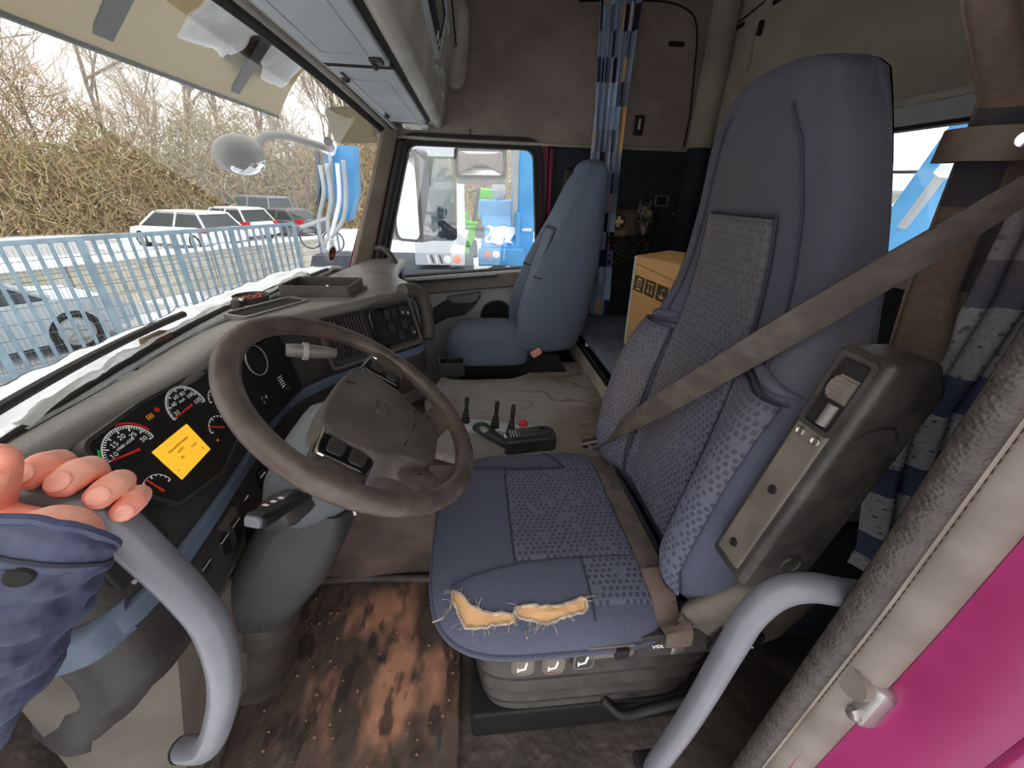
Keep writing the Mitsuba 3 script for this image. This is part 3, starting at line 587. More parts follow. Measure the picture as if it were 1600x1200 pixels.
for k in range(14):
    t, r = k * 2.4, .034 * math.sqrt((k + .5) / 14)
    obj('red_bit', rbox(.014, .01, .01, .003, M=mv(a[0] + r * math.cos(t), a[1] + r * math.sin(t), a[2] + .010 + .004 * (k % 3)) @ rot('z', 40 * k)), mat('red_bits', srgb(160, 74, 60), .5), cup)
gh = thing('dash_grab_handle', 'black bowed assist handle between the right pillar and the dash', 'handle')
obj('grip', tube([(-0.488,2.16,0.918), (-0.441,2.12,0.921), (-0.399,2.08,0.887), (-0.371,2.05,0.835), (-0.35,2.02,0.778)], .016, 10), 'dash_dark', gh, smooth=True)
obj('foot', rbox(.05, .04, .03, .01, (-0.347,2.02,0.778)), 'dash_dark', gh)
sv = thing('side_vent', 'small slatted demister vent at the far end of the dash', 'vent')
SV = fr((-0.392,2,0.825), (.6, .8, 0), (-.4, .2, .9))
obj('vent_frame', ext(rrect(.10, .05, .012).difference(rrect(.085, .038, .008)), -.01, .008, SV), 'dash_dark', sv)
obj('vent_back', ext(rrect(.09, .04, .01), -.01, .001, SV), 'black_matt', sv)
for k in range(4): obj('slat', rbox(.008, .036, .004, .001, M=at2(SV, -.03 + .02 * k, 0, .004)), 'lid_grey', sv)
# ------------------------------------------------------------------ steering wheel and column
SW = fr((-.188, .613, .858), (0, 1, 0), (-.793, 0, .606))
w = thing('steering_wheel', 'worn brown-grey four-spoke truck steering wheel with an embossed emblem on its hub', 'steering wheel')
a = np.arange(72) * 2 * math.pi / 72
rp = np.c_[.2115 * np.cos(a), .2115 * np.sin(a), 0 * a] @ SW[:3, :3].T + SW[:3, 3]
rim_m = loft([[p + .0185 * math.cos(t) * unit(p - SW[:3, 3]) + .0165 * math.sin(t) * SW[:3, 2] for t in np.arange(16) * math.pi / 8] for p in np.vstack([rp, rp[:1]])], caps=False)
obj('rim', rim_m, 'wheel_leather', w, smooth=True)
def pillow(poly, M, z0, z1, r=.012, n=4, dome=0.0):
    """rounded slab over a polygon"""
    g = sg.Polygon(poly); f = min(.012, .22 * math.sqrt(g.area)); g = g.buffer(-f).buffer(f, quad_segs=4); r = min(r, .8 * f + .002); rings = []
    for t in np.linspace(0, math.pi / 2, n + 1):
        q = g.buffer(-r * (1 - math.cos(t))); P = np.array(shapely.segmentize(q.exterior, .01).coords)[:-1]
        k = 64; s = np.linspace(0, q.exterior.length, k, endpoint=False); P = np.array([q.exterior.interpolate(x).coords[0] for x in s])
        rings.append((P, z1 - r + r * math.sin(t)))
    base = rings[0][0]; L = [np.c_[base, np.full(64, z0)]]
    L += [np.c_[P, np.full(64, z)] for P, z in rings]
    cen = rings[-1][0].mean(0)
    for f in (.7, .4, .15): L.append(np.c_[cen + (rings[-1][0] - cen) * f, np.full(64, z1 + dome * (1 - f * f))])
    m = loft(L); m.apply_transform(M); return m
HM = at2(SW, 0, 0, -.052)
hubp = [(-.10, .052), (-.04, .060), (.04, .060), (.10, .052), (.132, .02), (.118, -.05), (.092, -.085), (.075, -.138), (.045, -.152), (-.045, -.152), (-.075, -.138), (-.092, -.085), (-.118, -.05), (-.132, .02)]
obj('hub_pad', pillow([(x * .93, y) for x, y in hubp], HM, 0, .052, .02, 5, .012), 'hub_leather', w, smooth=50)
em = obj('emblem', ext(disc((0, 0), .020).difference(disc((0, 0), .0165)), 0, .0022, at2(HM, .0, -.026, .0635) @ np.diag([1.25, .9, 1, 1])), 'hub_leather', w)
obj('emblem_arrow', ext(sg.LineString([(-.012, -.010), (.012, .010)]).buffer(.0022), 0, .0022, at2(HM, .0, -.026, .0635)), 'hub_leather', w)
obj('seam', [tube([at2(HM, x, y, .0545)[:3, 3] for x, y in ((.03, .05), (.05, -.0), (.045, -.06), (.03, -.12))], .0012, 6), tube([at2(HM, x, y, .060 - .3 * abs(x) ** 1.6)[:3, 3] for x, y in ((-.06, -.085), (0, -.092), (.06, -.085))], .0012, 6)], 'black_matt', w)
def spoke(pts, rad): 
    return hull(np.vstack([np.array(trimesh.creation.icosphere(2, 1).vertices) * (r, r, r * .55) + p for p, r in zip(pts, rad)]) @ SW[:3, :3].T + SW[:3, 3])
for s in (-1, 1):
    obj('spoke', hull(np.vstack([np.array(trimesh.creation.icosphere(1, 1).vertices) * q[3:] + q[:3] for q in np.array([(s * .100, .012, -.030, .02, .03, .014), (s * .105, -.035, -.034, .02, .02, .012), (s * .202, .012, -.001, .010, .026, .010), (s * .200, -.03, -.003, .010, .014, .010)])]) @ SW[:3, :3].T + SW[:3, 3]), 'wheel_leather', w, smooth=50)
    obj('spoke', hull(np.vstack([np.array(trimesh.creation.icosphere(1, 1).vertices) * q[3:] + q[:3] for q in np.array([(s * .072, -.115, -.034, .02, .02, .014), (s * .055, -.145, -.034, .014, .014, .012), (s * .142, -.152, -.001, .012, .014, .010), (s * .118, -.172, -.001, .012, .012, .010)])]) @ SW[:3, :3].T + SW[:3, 3]), 'wheel_leather', w, smooth=50)
    bp_ = obj('button_pod', pillow([(s * .112, .040), (s * .166, .036), (s * .162, -.040), (s * .122, -.052)][::-s], at2(SW, 0, 0, -.038), 0, .040, .008, 3), 'black_gloss', w, smooth=50)
    for y in (.012, -.022): obj('button', pillow([(s * .121, y + .014), (s * .157, y + .013), (s * .155, y - .013), (s * .124, y - .014)][::-s], at2(SW, 0, 0, -.002), 0, .0055, .003, 2), 'dash_dark', bp_, smooth=50)
    obj('button_bezel', tube([at2(SW, s * x, y, .003)[:3, 3] for x, y in ((.116, .038), (.164, .033), (.168, .022))], .0022, 6, 3), 'chrome', bp_)
    obj('spoke_button', rbox(.024, .02, .006, .004, M=at2(SW, s * .098, -.137, -.012) @ rot('z', s * -25)), 'black', w)
c = thing('steering_column', 'grey steering column shroud running down to the footwell', 'steering column')
def ringf(cx, cy, cz, rx, ry, tilt, n=24, e=2.6):
    t = np.arange(n) * 2 * math.pi / n; x = np.sign(np.cos(t)) * np.abs(np.cos(t)) ** (2 / e) * rx; y = np.sign(np.sin(t)) * np.abs(np.sin(t)) ** (2 / e) * ry
    k = math.radians(tilt); return np.stack([cx + x * math.cos(k), cy + y, cz - x * math.sin(k)], 1)
obj('upper_shroud', loft([ringf(-.215, .613, .81, .065, .075, 38), ringf(-.23, .613, .79, .085, .088, 38), ringf(-.275, .613, .735, .085, .092, 42), ringf(-.325, .613, .68, .075, .085, 50), ringf(-.37, .62, .63, .05, .075, 60)]), 'column_upper', c, smooth=50)
obj('lower_shroud', loft([ringf(-.285, .615, .68, .055, .080, 25, e=4), ringf(-.325, .615, .61, .078, .085, 18, e=4), ringf(-.385, .615, .51, .088, .09, 14, e=4), ringf(-.44, .62, .42, .078, .09, 10, e=4), ringf(-.468, .62, .36, .066, .085, 6, e=4), ringf(-.468, .62, .35, .05, .07, 6, e=4)]), 'column_grey', c, smooth=50)
obj('shroud_seam', tube([(-.30, .536, .63), (-.37, .530, .52), (-.452, .535, .375)], .002, 6), 'black_matt', c)
obj('column_boot', loft([ringf(-.47, .62, .37, .05, .07, 6), ringf(-.49, .62, .30, .075, .085, 6), ringf(-.50, .62, .27, .06, .075, 6), ringf(-.53, .62, .20, .08, .09, 6), ringf(-.56, .62, .10, .085, .09, 6)]), mat('boot_rubber', noise_col(srgb(40, 37, 35), srgb(54, 49, 46), 14), .5), c)
rb = obj('stalk_boot', rbox(.085, .055, .085, .022, M=fr((-.315, .525, .715), (.8, -.3, .5), (-.4, .2, .8))), 'dash_dark', c)
s0, s1 = V(*(-0.289,0.5,0.746)), V(*(-0.308,0.435,0.774))
k = unit(s1 - s0); SM = fr(s0, np.cross(k, [0, 0, 1]), np.cross(np.cross(k, [0, 0, 1]), -k)); Ls = np.linalg.norm(s1 - s0)
sk = obj('control_stalk', loft([[s0 + k * t + unit(np.cross(k, [0, 0, 1])) * x * w_ + np.cross(unit(np.cross(k, [0, 0, 1])), k) * y * w_ for x, y in rrect(1.7, 1, .35).exterior.coords[:-1]] for t, w_ in ((-.03, .012), (0, .013), (Ls * .5, .016), (Ls * .7, .019), (Ls, .021), (Ls + .006, .018))]), 'black', c, smooth=40, label='black control stalk with a grey end button')
KM = fr(s1 + k * .005, unit(np.cross(k, [0, 0, 1])), np.cross(unit(np.cross(k, [0, 0, 1])), k))
obj('stalk_button', pillow([(-.013, -.008), (.013, -.008), (.013, .008), (-.013, .008)], KM if KM[:3, 2] @ k > 0 else KM @ np.diag([1, -1, -1, 1]), 0, .006, .003, 2), 'grey_tube', sk)
for j in range(3): obj('symbol', rbox(.008, .005, .001, .0003, (0, 0, 0), fr(s0 + k * (.03 + .015 * j) + np.cross(unit(np.cross(k, [0, 0, 1])), k) * .0165, unit(np.cross(k, [0, 0, 1])), k)), 'white_print', sk)
u0, u1 = V(*(-0.284,0.78,0.888)), V(*(-0.362,0.74,0.912))
us = obj('wiper_stalk', tube([u0, (u0 + u1) / 2, u1], .0125, 10, 3, scale=[.8, 1, 1.15, 1.1, 1]), 'dash_pad', c, smooth=True, label='pale grey stalk')
obj('stalk_collar', tube([(u0 * .42 + u1 * .58), (u0 * .32 + u1 * .68)], .018, 12, 2), 'grey_print', us)
ky = thing('ignition_key', 'small bare metal key hanging in the lock below the steering wheel', 'key')
a = V(*(-0.22,0.55,0.673))
obj('key_shaft', rbox(.006, .004, .024, .001, a), 'steel', ky)
obj('key_bow', lathe([(0, -.002), (.009, -.002), (.009, .002), (0, .002)], 14, fr(a + V(0, 0, .012), (1, 0, 0), (0, 0, 1))), 'steel', ky)
kf = thing('remote_control', 'black ribbed handset tucked between the wheel and the dash', 'remote control')
KF = fr((-0.4,1.124,0.636), unit(V(*(-0.4,1.231,0.623)) - V(*(-0.4,1.035,0.65))), (.5, 0, .8))
obj('case', rbox(.10, .045, .018, .007, M=KF), 'black', kf)
obj('face_plate', rbox(.085, .033, .003, .001, M=at2(KF, 0, 0, .0095)), 'dash_dark', kf)
for j in range(4): obj('button', rbox(.012, .026, .003, .001, M=at2(KF, -.03 + .02 * j, 0, .0118)), 'grey_print' if j in (1, 3) else 'black_gloss', kf)
# ------------------------------------------------------------------ seats
def superell(t, e=2.6): return np.sign(np.cos(t)) * np.abs(np.cos(t)) ** (2 / e), np.sign(np.sin(t)) * np.abs(np.sin(t)) ** (2 / e)
class Back:
    def __init__(s, yc, rows): s.yc, s.R = yc, np.array(rows)           # rows: z, front x, half width, side bolster, back x
    def at(s, z): return [np.interp(z, s.R[:, 0], s.R[:, k]) for k in range(1, 5)]
    def yo(s, z): return s.yc + (np.interp(z, s.R[:, 0], s.R[:, 5]) if s.R.shape[1] > 5 else 0)
    def front(s, t, z, off=0.):
        """t across from -1 (towards the driver's door) to 1"""
        xf, hw, bo, xb = s.at(z); a = np.abs(t)
        return np.stack([xf - bo * smooth01((a - .38) / .42) - off + .055 * np.clip((a - .80) / .2, 0, 1) ** 2.2, s.yo(z) + hw * t, z + 0 * t])
    def body(s, top_r=.05):
        z0, z1 = s.R[0, 0], s.R[-1, 0]; rings = []
        def ring(z, k=1., zz=None):
            t = np.linspace(-1, 1, 33); f = s.front(t, np.full(33, z)).T; xf, hw, bo, xb = s.at(z)
            a = np.linspace(0, math.pi, 33)[1:-1]; x0, x1 = f[-1, 0], f[0, 0]
            bk = np.stack([x0 + (xb - x0) * np.sin(a) ** .7, s.yo(z) + hw * np.sign(np.cos(a)) * np.abs(np.cos(a)) ** .55, np.full(31, z)], 1)
            r = np.vstack([f, bk]); c = r.mean(0)
            if zz is not None: r = c + (r - c) * k; r[:, 2] = zz
            return r
        rings.append(ring(z0, .8, z0 - .005))
        for z in np.linspace(z0, z1, 40): rings.append(ring(z))
        for a in np.linspace(.2, 1, 6): rings.append(ring(z1, math.cos(a * 1.5), z1 + top_r * math.sin(a * 1.5)))
        return loft(rings)
def smooth01(x): x = np.clip(x, 0, 1); return x * x * (3 - 2 * x)
def patch(fn, nu, nv, th, m, parent, name, uvs, u, v, **kw):
    me, uv = slab(fn, nu, nv, th, u, v); return obj(name, me, m, parent, uv=uv * np.array(uvs), **kw)
s = thing('driver_chair', 'large worn blue-grey driver seat with high back and a torn cushion edge showing yellow foam', 'seat')
BK = Back(.668, [(.46, .44, .235, .01, .56, 0), (.52, .425, .25, .045, .585, 0), (.60, .43, .258, .075, .60, 0), (.70, .445, .262, .08, .605, 0), (.80, .458, .262, .075, .60, 0), (.88, .468, .258, .06, .60, 0), (.95, .476, .248, .03, .59, 0), (1.02, .482, .236, .012, .58, .003), (1.10, .487, .222, .004, .562, .014), (1.18, .488, .205, .0, .545, .028), (1.26, .480, .186, -.006, .53, .042), (1.31, .474, .172, -.010, .52, .050), (1.345, .480, .152, -.012, .515, .056)])
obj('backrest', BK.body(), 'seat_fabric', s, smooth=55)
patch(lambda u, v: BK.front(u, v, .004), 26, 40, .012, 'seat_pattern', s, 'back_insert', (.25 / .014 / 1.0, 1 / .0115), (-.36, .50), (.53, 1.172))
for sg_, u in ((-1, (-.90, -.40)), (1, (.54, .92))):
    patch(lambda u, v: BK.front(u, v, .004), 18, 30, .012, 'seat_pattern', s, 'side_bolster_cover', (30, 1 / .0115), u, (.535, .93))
def sline(t, z, off=.006, r=.0022, n=24): return tube(BK.front(np.interp(np.linspace(0, 1, n), np.linspace(0, 1, len(t)), t), np.interp(np.linspace(0, 1, n), np.linspace(0, 1, len(z)), z), off).T, r, 6, 1)
obj('back_seams', [sline((-.37, -.37), (.53, 1.175)), sline((.51, .51), (.53, 1.175)), sline((-.37, .51), (1.176, 1.176)), sline((-.92, -.38), (.935, .945)), sline((.53, .93), (.945, .935)), sline((-.66, -.62, -.60, -.56, -.45), (.95, 1.08, 1.2, 1.28, 1.33), .003), sline((.70, .68, .66, .6, .5), (.95, 1.08, 1.2, 1.28, 1.33), .003)], mat('seam_dark', srgb(46, 48, 62), .9), s)
fold = lambda t, z, r: tube(BK.front(np.linspace(*t, 16), np.linspace(*z, 16), .002).T, r, 8, 1, scale=[.3, 1, 1, 1, .3])
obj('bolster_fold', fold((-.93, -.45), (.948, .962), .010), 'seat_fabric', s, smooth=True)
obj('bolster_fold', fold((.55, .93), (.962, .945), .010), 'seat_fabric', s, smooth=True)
CX, CY, HX, HY = .165, .675, .262, .278
def cz(x, y):
    X, Y = np.clip(np.abs(x - CX) / HX, 0, 1), np.clip(np.abs(y - CY) / HY, 0, 1); r = np.clip((X ** 4 + Y ** 4) ** .25, 0, 1)
    return .452 + .072 * np.sqrt(np.clip(1 - r ** 5, 0, 1)) + .012 * (1 - r * r) - .012 * np.exp(-((x - .2) / .15) ** 2 - ((y - .675) / .13) ** 2)
def cushion(cz, CX, CY, HX, HY, zb):
    t = np.arange(96) * 2 * math.pi / 96; ex, ey = superell(t, 4.); rings = []
    for z, k in ((zb - .006, .90), (zb, .975), (zb + .008, 1.0)): rings.append(np.stack([CX + HX * k * ex, CY + HY * k * ey, 0 * ex + z], 1))
    for r in (1, .998, .993, .985, .97, .95, .92, .88, .8, .7, .55, .4, .2, .05): x, y = CX + HX * r * ex, CY + HY * r * ey; rings.append(np.stack([x, y, cz(x, y)], 1))
    return loft(rings)
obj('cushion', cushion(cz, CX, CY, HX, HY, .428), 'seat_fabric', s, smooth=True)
t = np.arange(97) * 2 * math.pi / 96; ex, ey = superell(t, 4.)
obj('cushion_piping', tube(np.stack([CX + HX * 1.004 * ex, CY + HY * 1.004 * ey, .447 + 0 * ex], 1), .006, 8, 1), 'seat_fabric', s, smooth=True)
P0 = [(0.0783,0.7755,0.5298),(0.079,0.508,0.5269),(0.2186,0.4873,0.5233),(0.3194,0.4363,0.4994),(0,0,1.2),(0.3678,0.8451,0.5097),(0.2037,0.7705,0.5271)]
def over(x, y, off=.003): return np.stack([x, y, cz(x, y) + off])
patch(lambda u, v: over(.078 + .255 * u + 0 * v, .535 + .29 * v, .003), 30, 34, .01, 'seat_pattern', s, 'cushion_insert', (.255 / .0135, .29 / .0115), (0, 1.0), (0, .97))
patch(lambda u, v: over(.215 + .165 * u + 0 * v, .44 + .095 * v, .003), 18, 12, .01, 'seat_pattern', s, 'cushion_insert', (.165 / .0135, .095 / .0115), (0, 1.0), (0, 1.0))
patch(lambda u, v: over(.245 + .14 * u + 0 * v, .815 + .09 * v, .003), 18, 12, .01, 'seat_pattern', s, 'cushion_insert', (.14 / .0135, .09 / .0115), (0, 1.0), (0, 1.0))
def cl(p, r=.002): 
    p = np.array(p); n = 20; x = np.interp(np.linspace(0, 1, n), np.linspace(0, 1, len(p)), p[:, 0]); y = np.interp(np.linspace(0, 1, n), np.linspace(0, 1, len(p)), p[:, 1])
    return tube(over(x, y, .003).T, r, 6, 1)
obj('cushion_seams', [cl([(.076, .533), (.078, .826)]), cl([(-.05, .505), (.1, .528), (.21, .533)]), cl([(-.055, .87), (.02, .835), (.10, .825), (.245, .82)]), cl([(.215, .42), (.213, .535)]), cl([(.24, .82), (.20, .92)])], 'seam_dark', s)
# the tear in the front outboard edge
for name, q in (('foam', [(-0.0463,0.4891,0.5021),(-0.0364,0.489,0.5069),(-0.0084,0.46,0.5068),(0.0288,0.4436,0.5068),(0.0625,0.4384,0.5069),(0.0641,0.4289,0.5011),(0.0315,0.4281,0.4972),(0.0038,0.4288,0.4923),(-0.0194,0.4345,0.4878),(-0.0347,0.4562,0.495)]), ('foam', [(0.0692,0.4471,0.5113),(0.0994,0.4497,0.5131),(0.1289,0.4457,0.5118),(0.1657,0.4475,0.5123),(0.2006,0.4554,0.5152),(0.1987,0.4359,0.507),(0.1687,0.4308,0.5037),(0.149,0.4283,0.5025),(0.1293,0.4231,0.4983),(0.1141,0.4247,0.4996),(0.0968,0.4281,0.502),(0.0717,0.4358,0.5061)])):
    q = np.array(q); c = q.mean(0); n = unit(np.linalg.svd(q - c)[2][2]); n = n * np.sign(n[2]); ms = []
    L = [q - n * .004, q + n * .0035] + [c + (q - c) * k + n * (.0035 + .004 * (1 - k)) for k in (.85, .6, .3, .05)]
    f = obj('torn_foam', loft(L), 'foam', s, smooth=40, label='yellow foam showing through the tear')
    Q = spl(q + n * .004, 4, True); Q = Q + (rng.random(Q.shape) - .5) * .004
    obj('frayed_edge', tube(Q, .0032, 6, 1, True), 'fray', s)
    for k in range(46):
        i = rng.integers(len(Q)); o = unit(Q[i] - c) * .5 + unit(rng.normal(size=3)) * .8; L_ = .006 + .016 * rng.random()
        ms.append(tube([Q[i], Q[i] + o * L_ * .5 + n * .004, Q[i] + o * L_ + V(0, 0, -.3 * L_)], .0005, 4, 2))
    k = obj('loose_threads', ms, 'fray', s, kind='stuff')
lt = [(-0.0461,0.4836,0.5007),(-0.0583,0.4737,0.4882)]
obj('loose_threads', [tube([lt[0], lt[1], V(*(-0.054,0.37,0.622)), V(*(-0.068,0.37,0.613))], .0012, 5, 4), tube([lt[0], V(*(-0.049,0.37,0.626)), V(*(-0.064,0.37,0.616))], .0009, 5, 4), tube([(0.0864,0.4171,0.4929), (0.082,0.385,0.526)], .0018, 5, 2)], 'fray', s, kind='stuff')
# base
rings = []
for k, z in enumerate(np.linspace(.425, .10, 27)):
    g = 1 - .10 * (k / 26) + .028 * math.cos(k * math.pi * 2 / 4.5); ex, ey = superell(np.arange(64) * 2 * math.pi / 64, 7.)
    rings.append(np.stack([.27 + .29 * g * ex, .68 + .235 * g * ey, 0 * ex + z], 1))
obj('bellows', loft(rings), 'plastic_arm', s, smooth=30, label='ribbed black rubber bellows')
obj('base_plate', box2((-.02, .46, .0), (.56, .90, .10), .01), 'black', s)
obj('side_trim', hull([(.15, .405, .40), (.15, .405, .45), (.46, .402, .40), (.46, .402, .48), (.15, .46, .40), (.15, .46, .45), (.46, .46, .40), (.46, .46, .48)]), 'plastic_arm', s)
obj('seat_pan', box2((-.04, .44, .405), (.46, .92, .430), .01), 'plastic_arm', s)
FY = fr((0, .40, 0), (1, 0, 0), (0, 0, 1))
obj('rocker_bezel', ext(rrect(.09, .036, .004, (.245, .44)), 0, .004, FY), 'plastic_arm_side', s)
obj('rocker_switch', rbox(.026, .026, .012, .003, M=at2(FY, .265, .44, .006)), 'black', s)
obj('maker_lettering', txt('VOLVO', .009, at2(FY, .345, .444, .003), .0012), 'white_print', s)
for x, y, c in ((.082, .418, 'plastic_arm_side'), (.140, .413, 'plastic_arm_side'), (.196, .42, 'plastic_arm')):
    p = obj('adjuster_paddle', pillow([(x - .023, y + .03), (x + .023, y + .03), (x + .023, y - .02), (x + .012, y - .030), (x - .012, y - .030), (x - .023, y - .02)][::-1], fr((0, .412, 0), (1, 0, 0), (0, 0, 1)), 0, .016, .005, 3), c, s, smooth=50, label='rounded adjuster paddle with a white seat symbol')
    G = fr((x, .3955, y), (1, 0, 0), (0, 0, 1))
    obj('paddle_rim', [tube([at2(G, *q)[:3, 3] for q in ((-.018, .02), (-.018, -.014), (-.010, -.023), (.010, -.023), (.018, -.014), (.018, .02))], .0016, 6, 4)], 'seal_grey', p)
    obj('symbol', [ext(sg.LineString([(.006, .012), (.003, -.006), (-.008, -.009)]).buffer(.0017), -.001, .0012, G), ext(sg.LineString([(-.010, -.002), (-.010, -.014)]).buffer(.001), -.001, .0012, G)], 'white_print', p)
obj('recliner_cover', hull(np.vstack([np.array(trimesh.creation.icosphere(2, 1).vertices) * r + p for p, r in (((.43, .42, .50), (.05, .022, .04)), ((.50, .41, .565), (.055, .026, .035)), ((.60, .42, .52), (.05, .022, .05)), ((.52, .42, .42), (.10, .02, .03)))])), 'plastic_arm_side', s, smooth=40)
for x in (.452, .502):
    b = obj('recliner_button', rbox(.036, .055, .012, .004, M=fr((x, .386 - .1 * (x - .45), .462), (1, -.12, -.25), (.25, 0, 1))), 'black', s)
    obj('symbol', rbox(.010, .004, .002, .0005, M=fr((x, .379 - .1 * (x - .45), .458), (1, -.12, -.25), (.25, 0, 1))), 'white_print', b)
obj('release_lever', tube([(.30, .47, .10), (.34, .44, .09), (.40, .43, .13), (.50, .43, .16)], .012, 10), 'black', s)
AR = fr((.428, .366, .700), (0, -1, 0), (.075, 0, .35))
def arm_box(x0, x1, pts, b=.006): return ext(soft(pts, .014), x0, x1, AR @ np.array([[0, 0, 1., 0], [0, 1, 0, 0], [-1, 0, 0, 0], [0, 0, 0, 1]]).T if False else AR)
am = obj('armrest', hull(np.vstack([np.array(trimesh.creation.icosphere(2, 1).vertices) * .010 @ AR[:3, :3].T + at2(AR, x, y, z)[:3, 3] for x in (-.026, .026) for y, z in ((.0, .045), (.0, -.005), (.03, -.036), (.320, -.026), (.345, .0), (.335, .045))])), 'plastic_arm', s, smooth=30, label='black folded-up armrest with a ribbed wheel')
obj('armrest_face', rbox(.046, .235, .006, .003, M=at2(AR, -.002, .125, .055)), 'plastic_arm_side', am)
obj('wheel_recess', rbox(.038, .088, .004, .002, M=at2(AR, .0, .288, .0545)), 'black_matt', am)
wl_ = []
for k in range(16): wl_.append(rbox(.026, .003, .0034, .001, M=at2(AR, .002, .296, .050) @ rot('x', 22.5 * k) @ mv(0, 0, .0155), n=1))
obj('adjuster_wheel', [lathe([(0, -.013), (.0155, -.013), (.0155, .013), (0, .013)], 24, at2(AR, .002, .296, .050) @ rot('y', 90))] + wl_, 'seal_grey', am)
obj('wheel_spindle', lathe([(0, -.014), (.007, -.014), (.007, .014), (0, .014)], 14, at2(AR, .004, .262, .056) @ rot('x', 90)), 'dash_pad', am)
obj('recess_frame', ext(rrect(.050, .100, .008, (.0, .288)).difference(rrect(.038, .088, .005, (.0, .288))), .048, .060, AR), 'plastic_arm', am)
for x, y in ((-.012, .228), (.012, .228), (.0, .14), (-.004, .035)): obj('screw', lathe([(0, .002), (.003, .002), (.005, .0035), (.0065, .001), (.0065, -.002), (0, -.002)], 12, at2(AR, x, y, .058)), 'black_matt' if y < .2 else 'steel', am)
AS = AR @ rot('y', 90)
obj('pivot_cap', lathe([(0, .001), (.0115, .001), (.0125, .003), (.0140, .003), (.0150, .0), (0, -.002)], 24, at2(AS, 0, .045, .0365)), 'plastic_arm', am)
obj('side_line', tube([at2(AR, .0362, y, z)[:3, 3] for y, z in ((.02, -.026), (.15, -.020), (.26, -.012), (.27, .02), (.25, .045))], .0016, 6, 2), 'black_matt', am)
# belt
sb = thing('seat_belt', 'brown-grey seat belt hanging across the front of the driver seat', 'seat belt')
B1, B2 = V(*(0.47,0.323,1.213)), V(.352, .905, .545)
ln = unit(B2 - B1); nb = unit(np.cross(np.cross(ln, [-.9, -.25, .3]), ln)) * -1
vw = unit(B1 - EYE); eg = unit(np.cross(ln, vw)); fc = unit(-vw + ln * (vw @ ln))
obj('webbing', strap([B1 - ln * .09, B1, B1 * .75 + B2 * .25, B1 * .5 + B2 * .5, B2 * .8 + B1 * .2, B2], [eg * .95 + fc * .3, eg * .9 + fc * .45, eg * .45 + fc * .9, fc + eg * .2, V(-.8, -.1, .5), V(-.75, 0, .6)], .047, .003), 'belt', sb, smooth=True)
lp = [B2 + V(0, 0, .004)] + [V(x, y, cz(x, y) + .012) for x, y in ((.352, .87), (.352, .80), (.350, .70), (.35, .60), (.352, .52), (.357, .45), (.362, .425))] + [V(.366, .398, .49), V(.368, .392, .455)]
obj('lap_webbing', strap(lp, [V(0, 0, 1)] * 8 + [V(0, -1, .4), V(0, -1, .0)], .047, .003), 'belt', sb, smooth=True)
sl2 = [V(x, y, cz(x, y) + .0155) for x, y in ((.352, .50), (.354, .47), (.357, .45), (.362, .425))] + [V(.366, .3945, .49), V(.368, .388, .455)]
obj('stitched_sleeve', strap(sl2, [V(0, 0, 1)] * 4 + [V(0, -1, .4), V(0, -1, 0)], .050, .005), mat('sleeve_brown', srgb(104, 90, 82), .8), sb, smooth=True)
obj('tongue', rbox(.075, .030, .016, .005, M=fr(B2 + V(.0, .005, .004), (.55, -.15, .25), (-.3, .9, -.2))), 'black', sb)
obj('tongue_bar', rbox(.07, .006, .004, .0015, M=fr(B2 + V(-.012, -.008, .012), (.55, -.15, .25), (-.3, .9, -.2))), 'seal_grey', sb)
obj('anchor', rbox(.03, .012, .03, .004, (.372, .392, .445)), 'steel', sb)
# passenger seat
ps = thing('passenger_chair', 'blue-grey passenger seat with a high back beside the right door', 'seat')
BP = Back(1.885, [(.53, .235, .22, .03, .52), (.62, .25, .235, .05, .55), (.75, .28, .24, .05, .57), (.90, .325, .235, .04, .58), (1.0, .355, .225, .02, .578), (1.1, .39, .215, .0, .575), (1.2, .425, .20, -.01, .572), (1.26, .45, .18, -.012, .57), (1.29, .47, .16, -.012, .568)])
obj('backrest', BP.body(.045), 'seat_fabric_clean', ps, smooth=True)
def sp2(t, z): return tube(BP.front(np.linspace(t[0], t[1], 16), np.linspace(z[0], z[1], 16), .003).T, .003, 6, 1)
obj('back_seams', [sp2((-.55, -.5), (.6, 1.06)), sp2((.5, .45), (.6, 1.06)), sp2((-.5, .45), (1.06, 1.06)), sp2((-.95, .9), (.87, .87))], 'seam_dark', ps)
patch(lambda u, v: BP.front(u, v, .003), 14, 24, .01, 'seat_fabric_clean', ps, 'back_insert', (1, 1), (-.5, .45), (.6, 1.05))
PZ = lambda x, y: .50 + .085 * np.sqrt(np.clip(1 - np.clip(((np.abs(x - .085) / .215) ** 4 + (np.abs(y - 1.885) / .245) ** 4) ** .25, 0, 1) ** 5, 0, 1))
obj('cushion', cushion(PZ, .085, 1.885, .215, .245, .47), 'seat_fabric_clean', ps, smooth=True)
obj('seat_base', loft([np.stack([.12 + .20 * g * ex, 1.885 + .215 * g * ey, 0 * ex + z], 1) for z, g in ((.47, 1.), (.40, .98), (.30, .92), (.0, .88))]), 'black', ps)
obj('side_cover', hull([(.20, 1.655, .42), (.46, 1.655, .40), (.40, 1.645, .52), (.30, 1.645, .53), (.20, 1.70, .42), (.46, 1.70, .40), (.40, 1.70, .52)]), 'black', ps)
bk = obj('buckle', tube([(.27, 1.62, .45), (.262, 1.61, .50), (.25, 1.605, .54)], .008, 8), 'black', ps)
obj('buckle_head', rbox(.05, .022, .03, .006, M=fr((0.285,1.6,0.553), (.8, 0, .5), (0, 1, 0))), mat('buckle_pink', srgb(206, 140, 126), .5), ps, label='faded pink buckle')
pb = thing('passenger_belt', 'brown seat belt running down the dark pillar behind the passenger seat', 'seat belt')
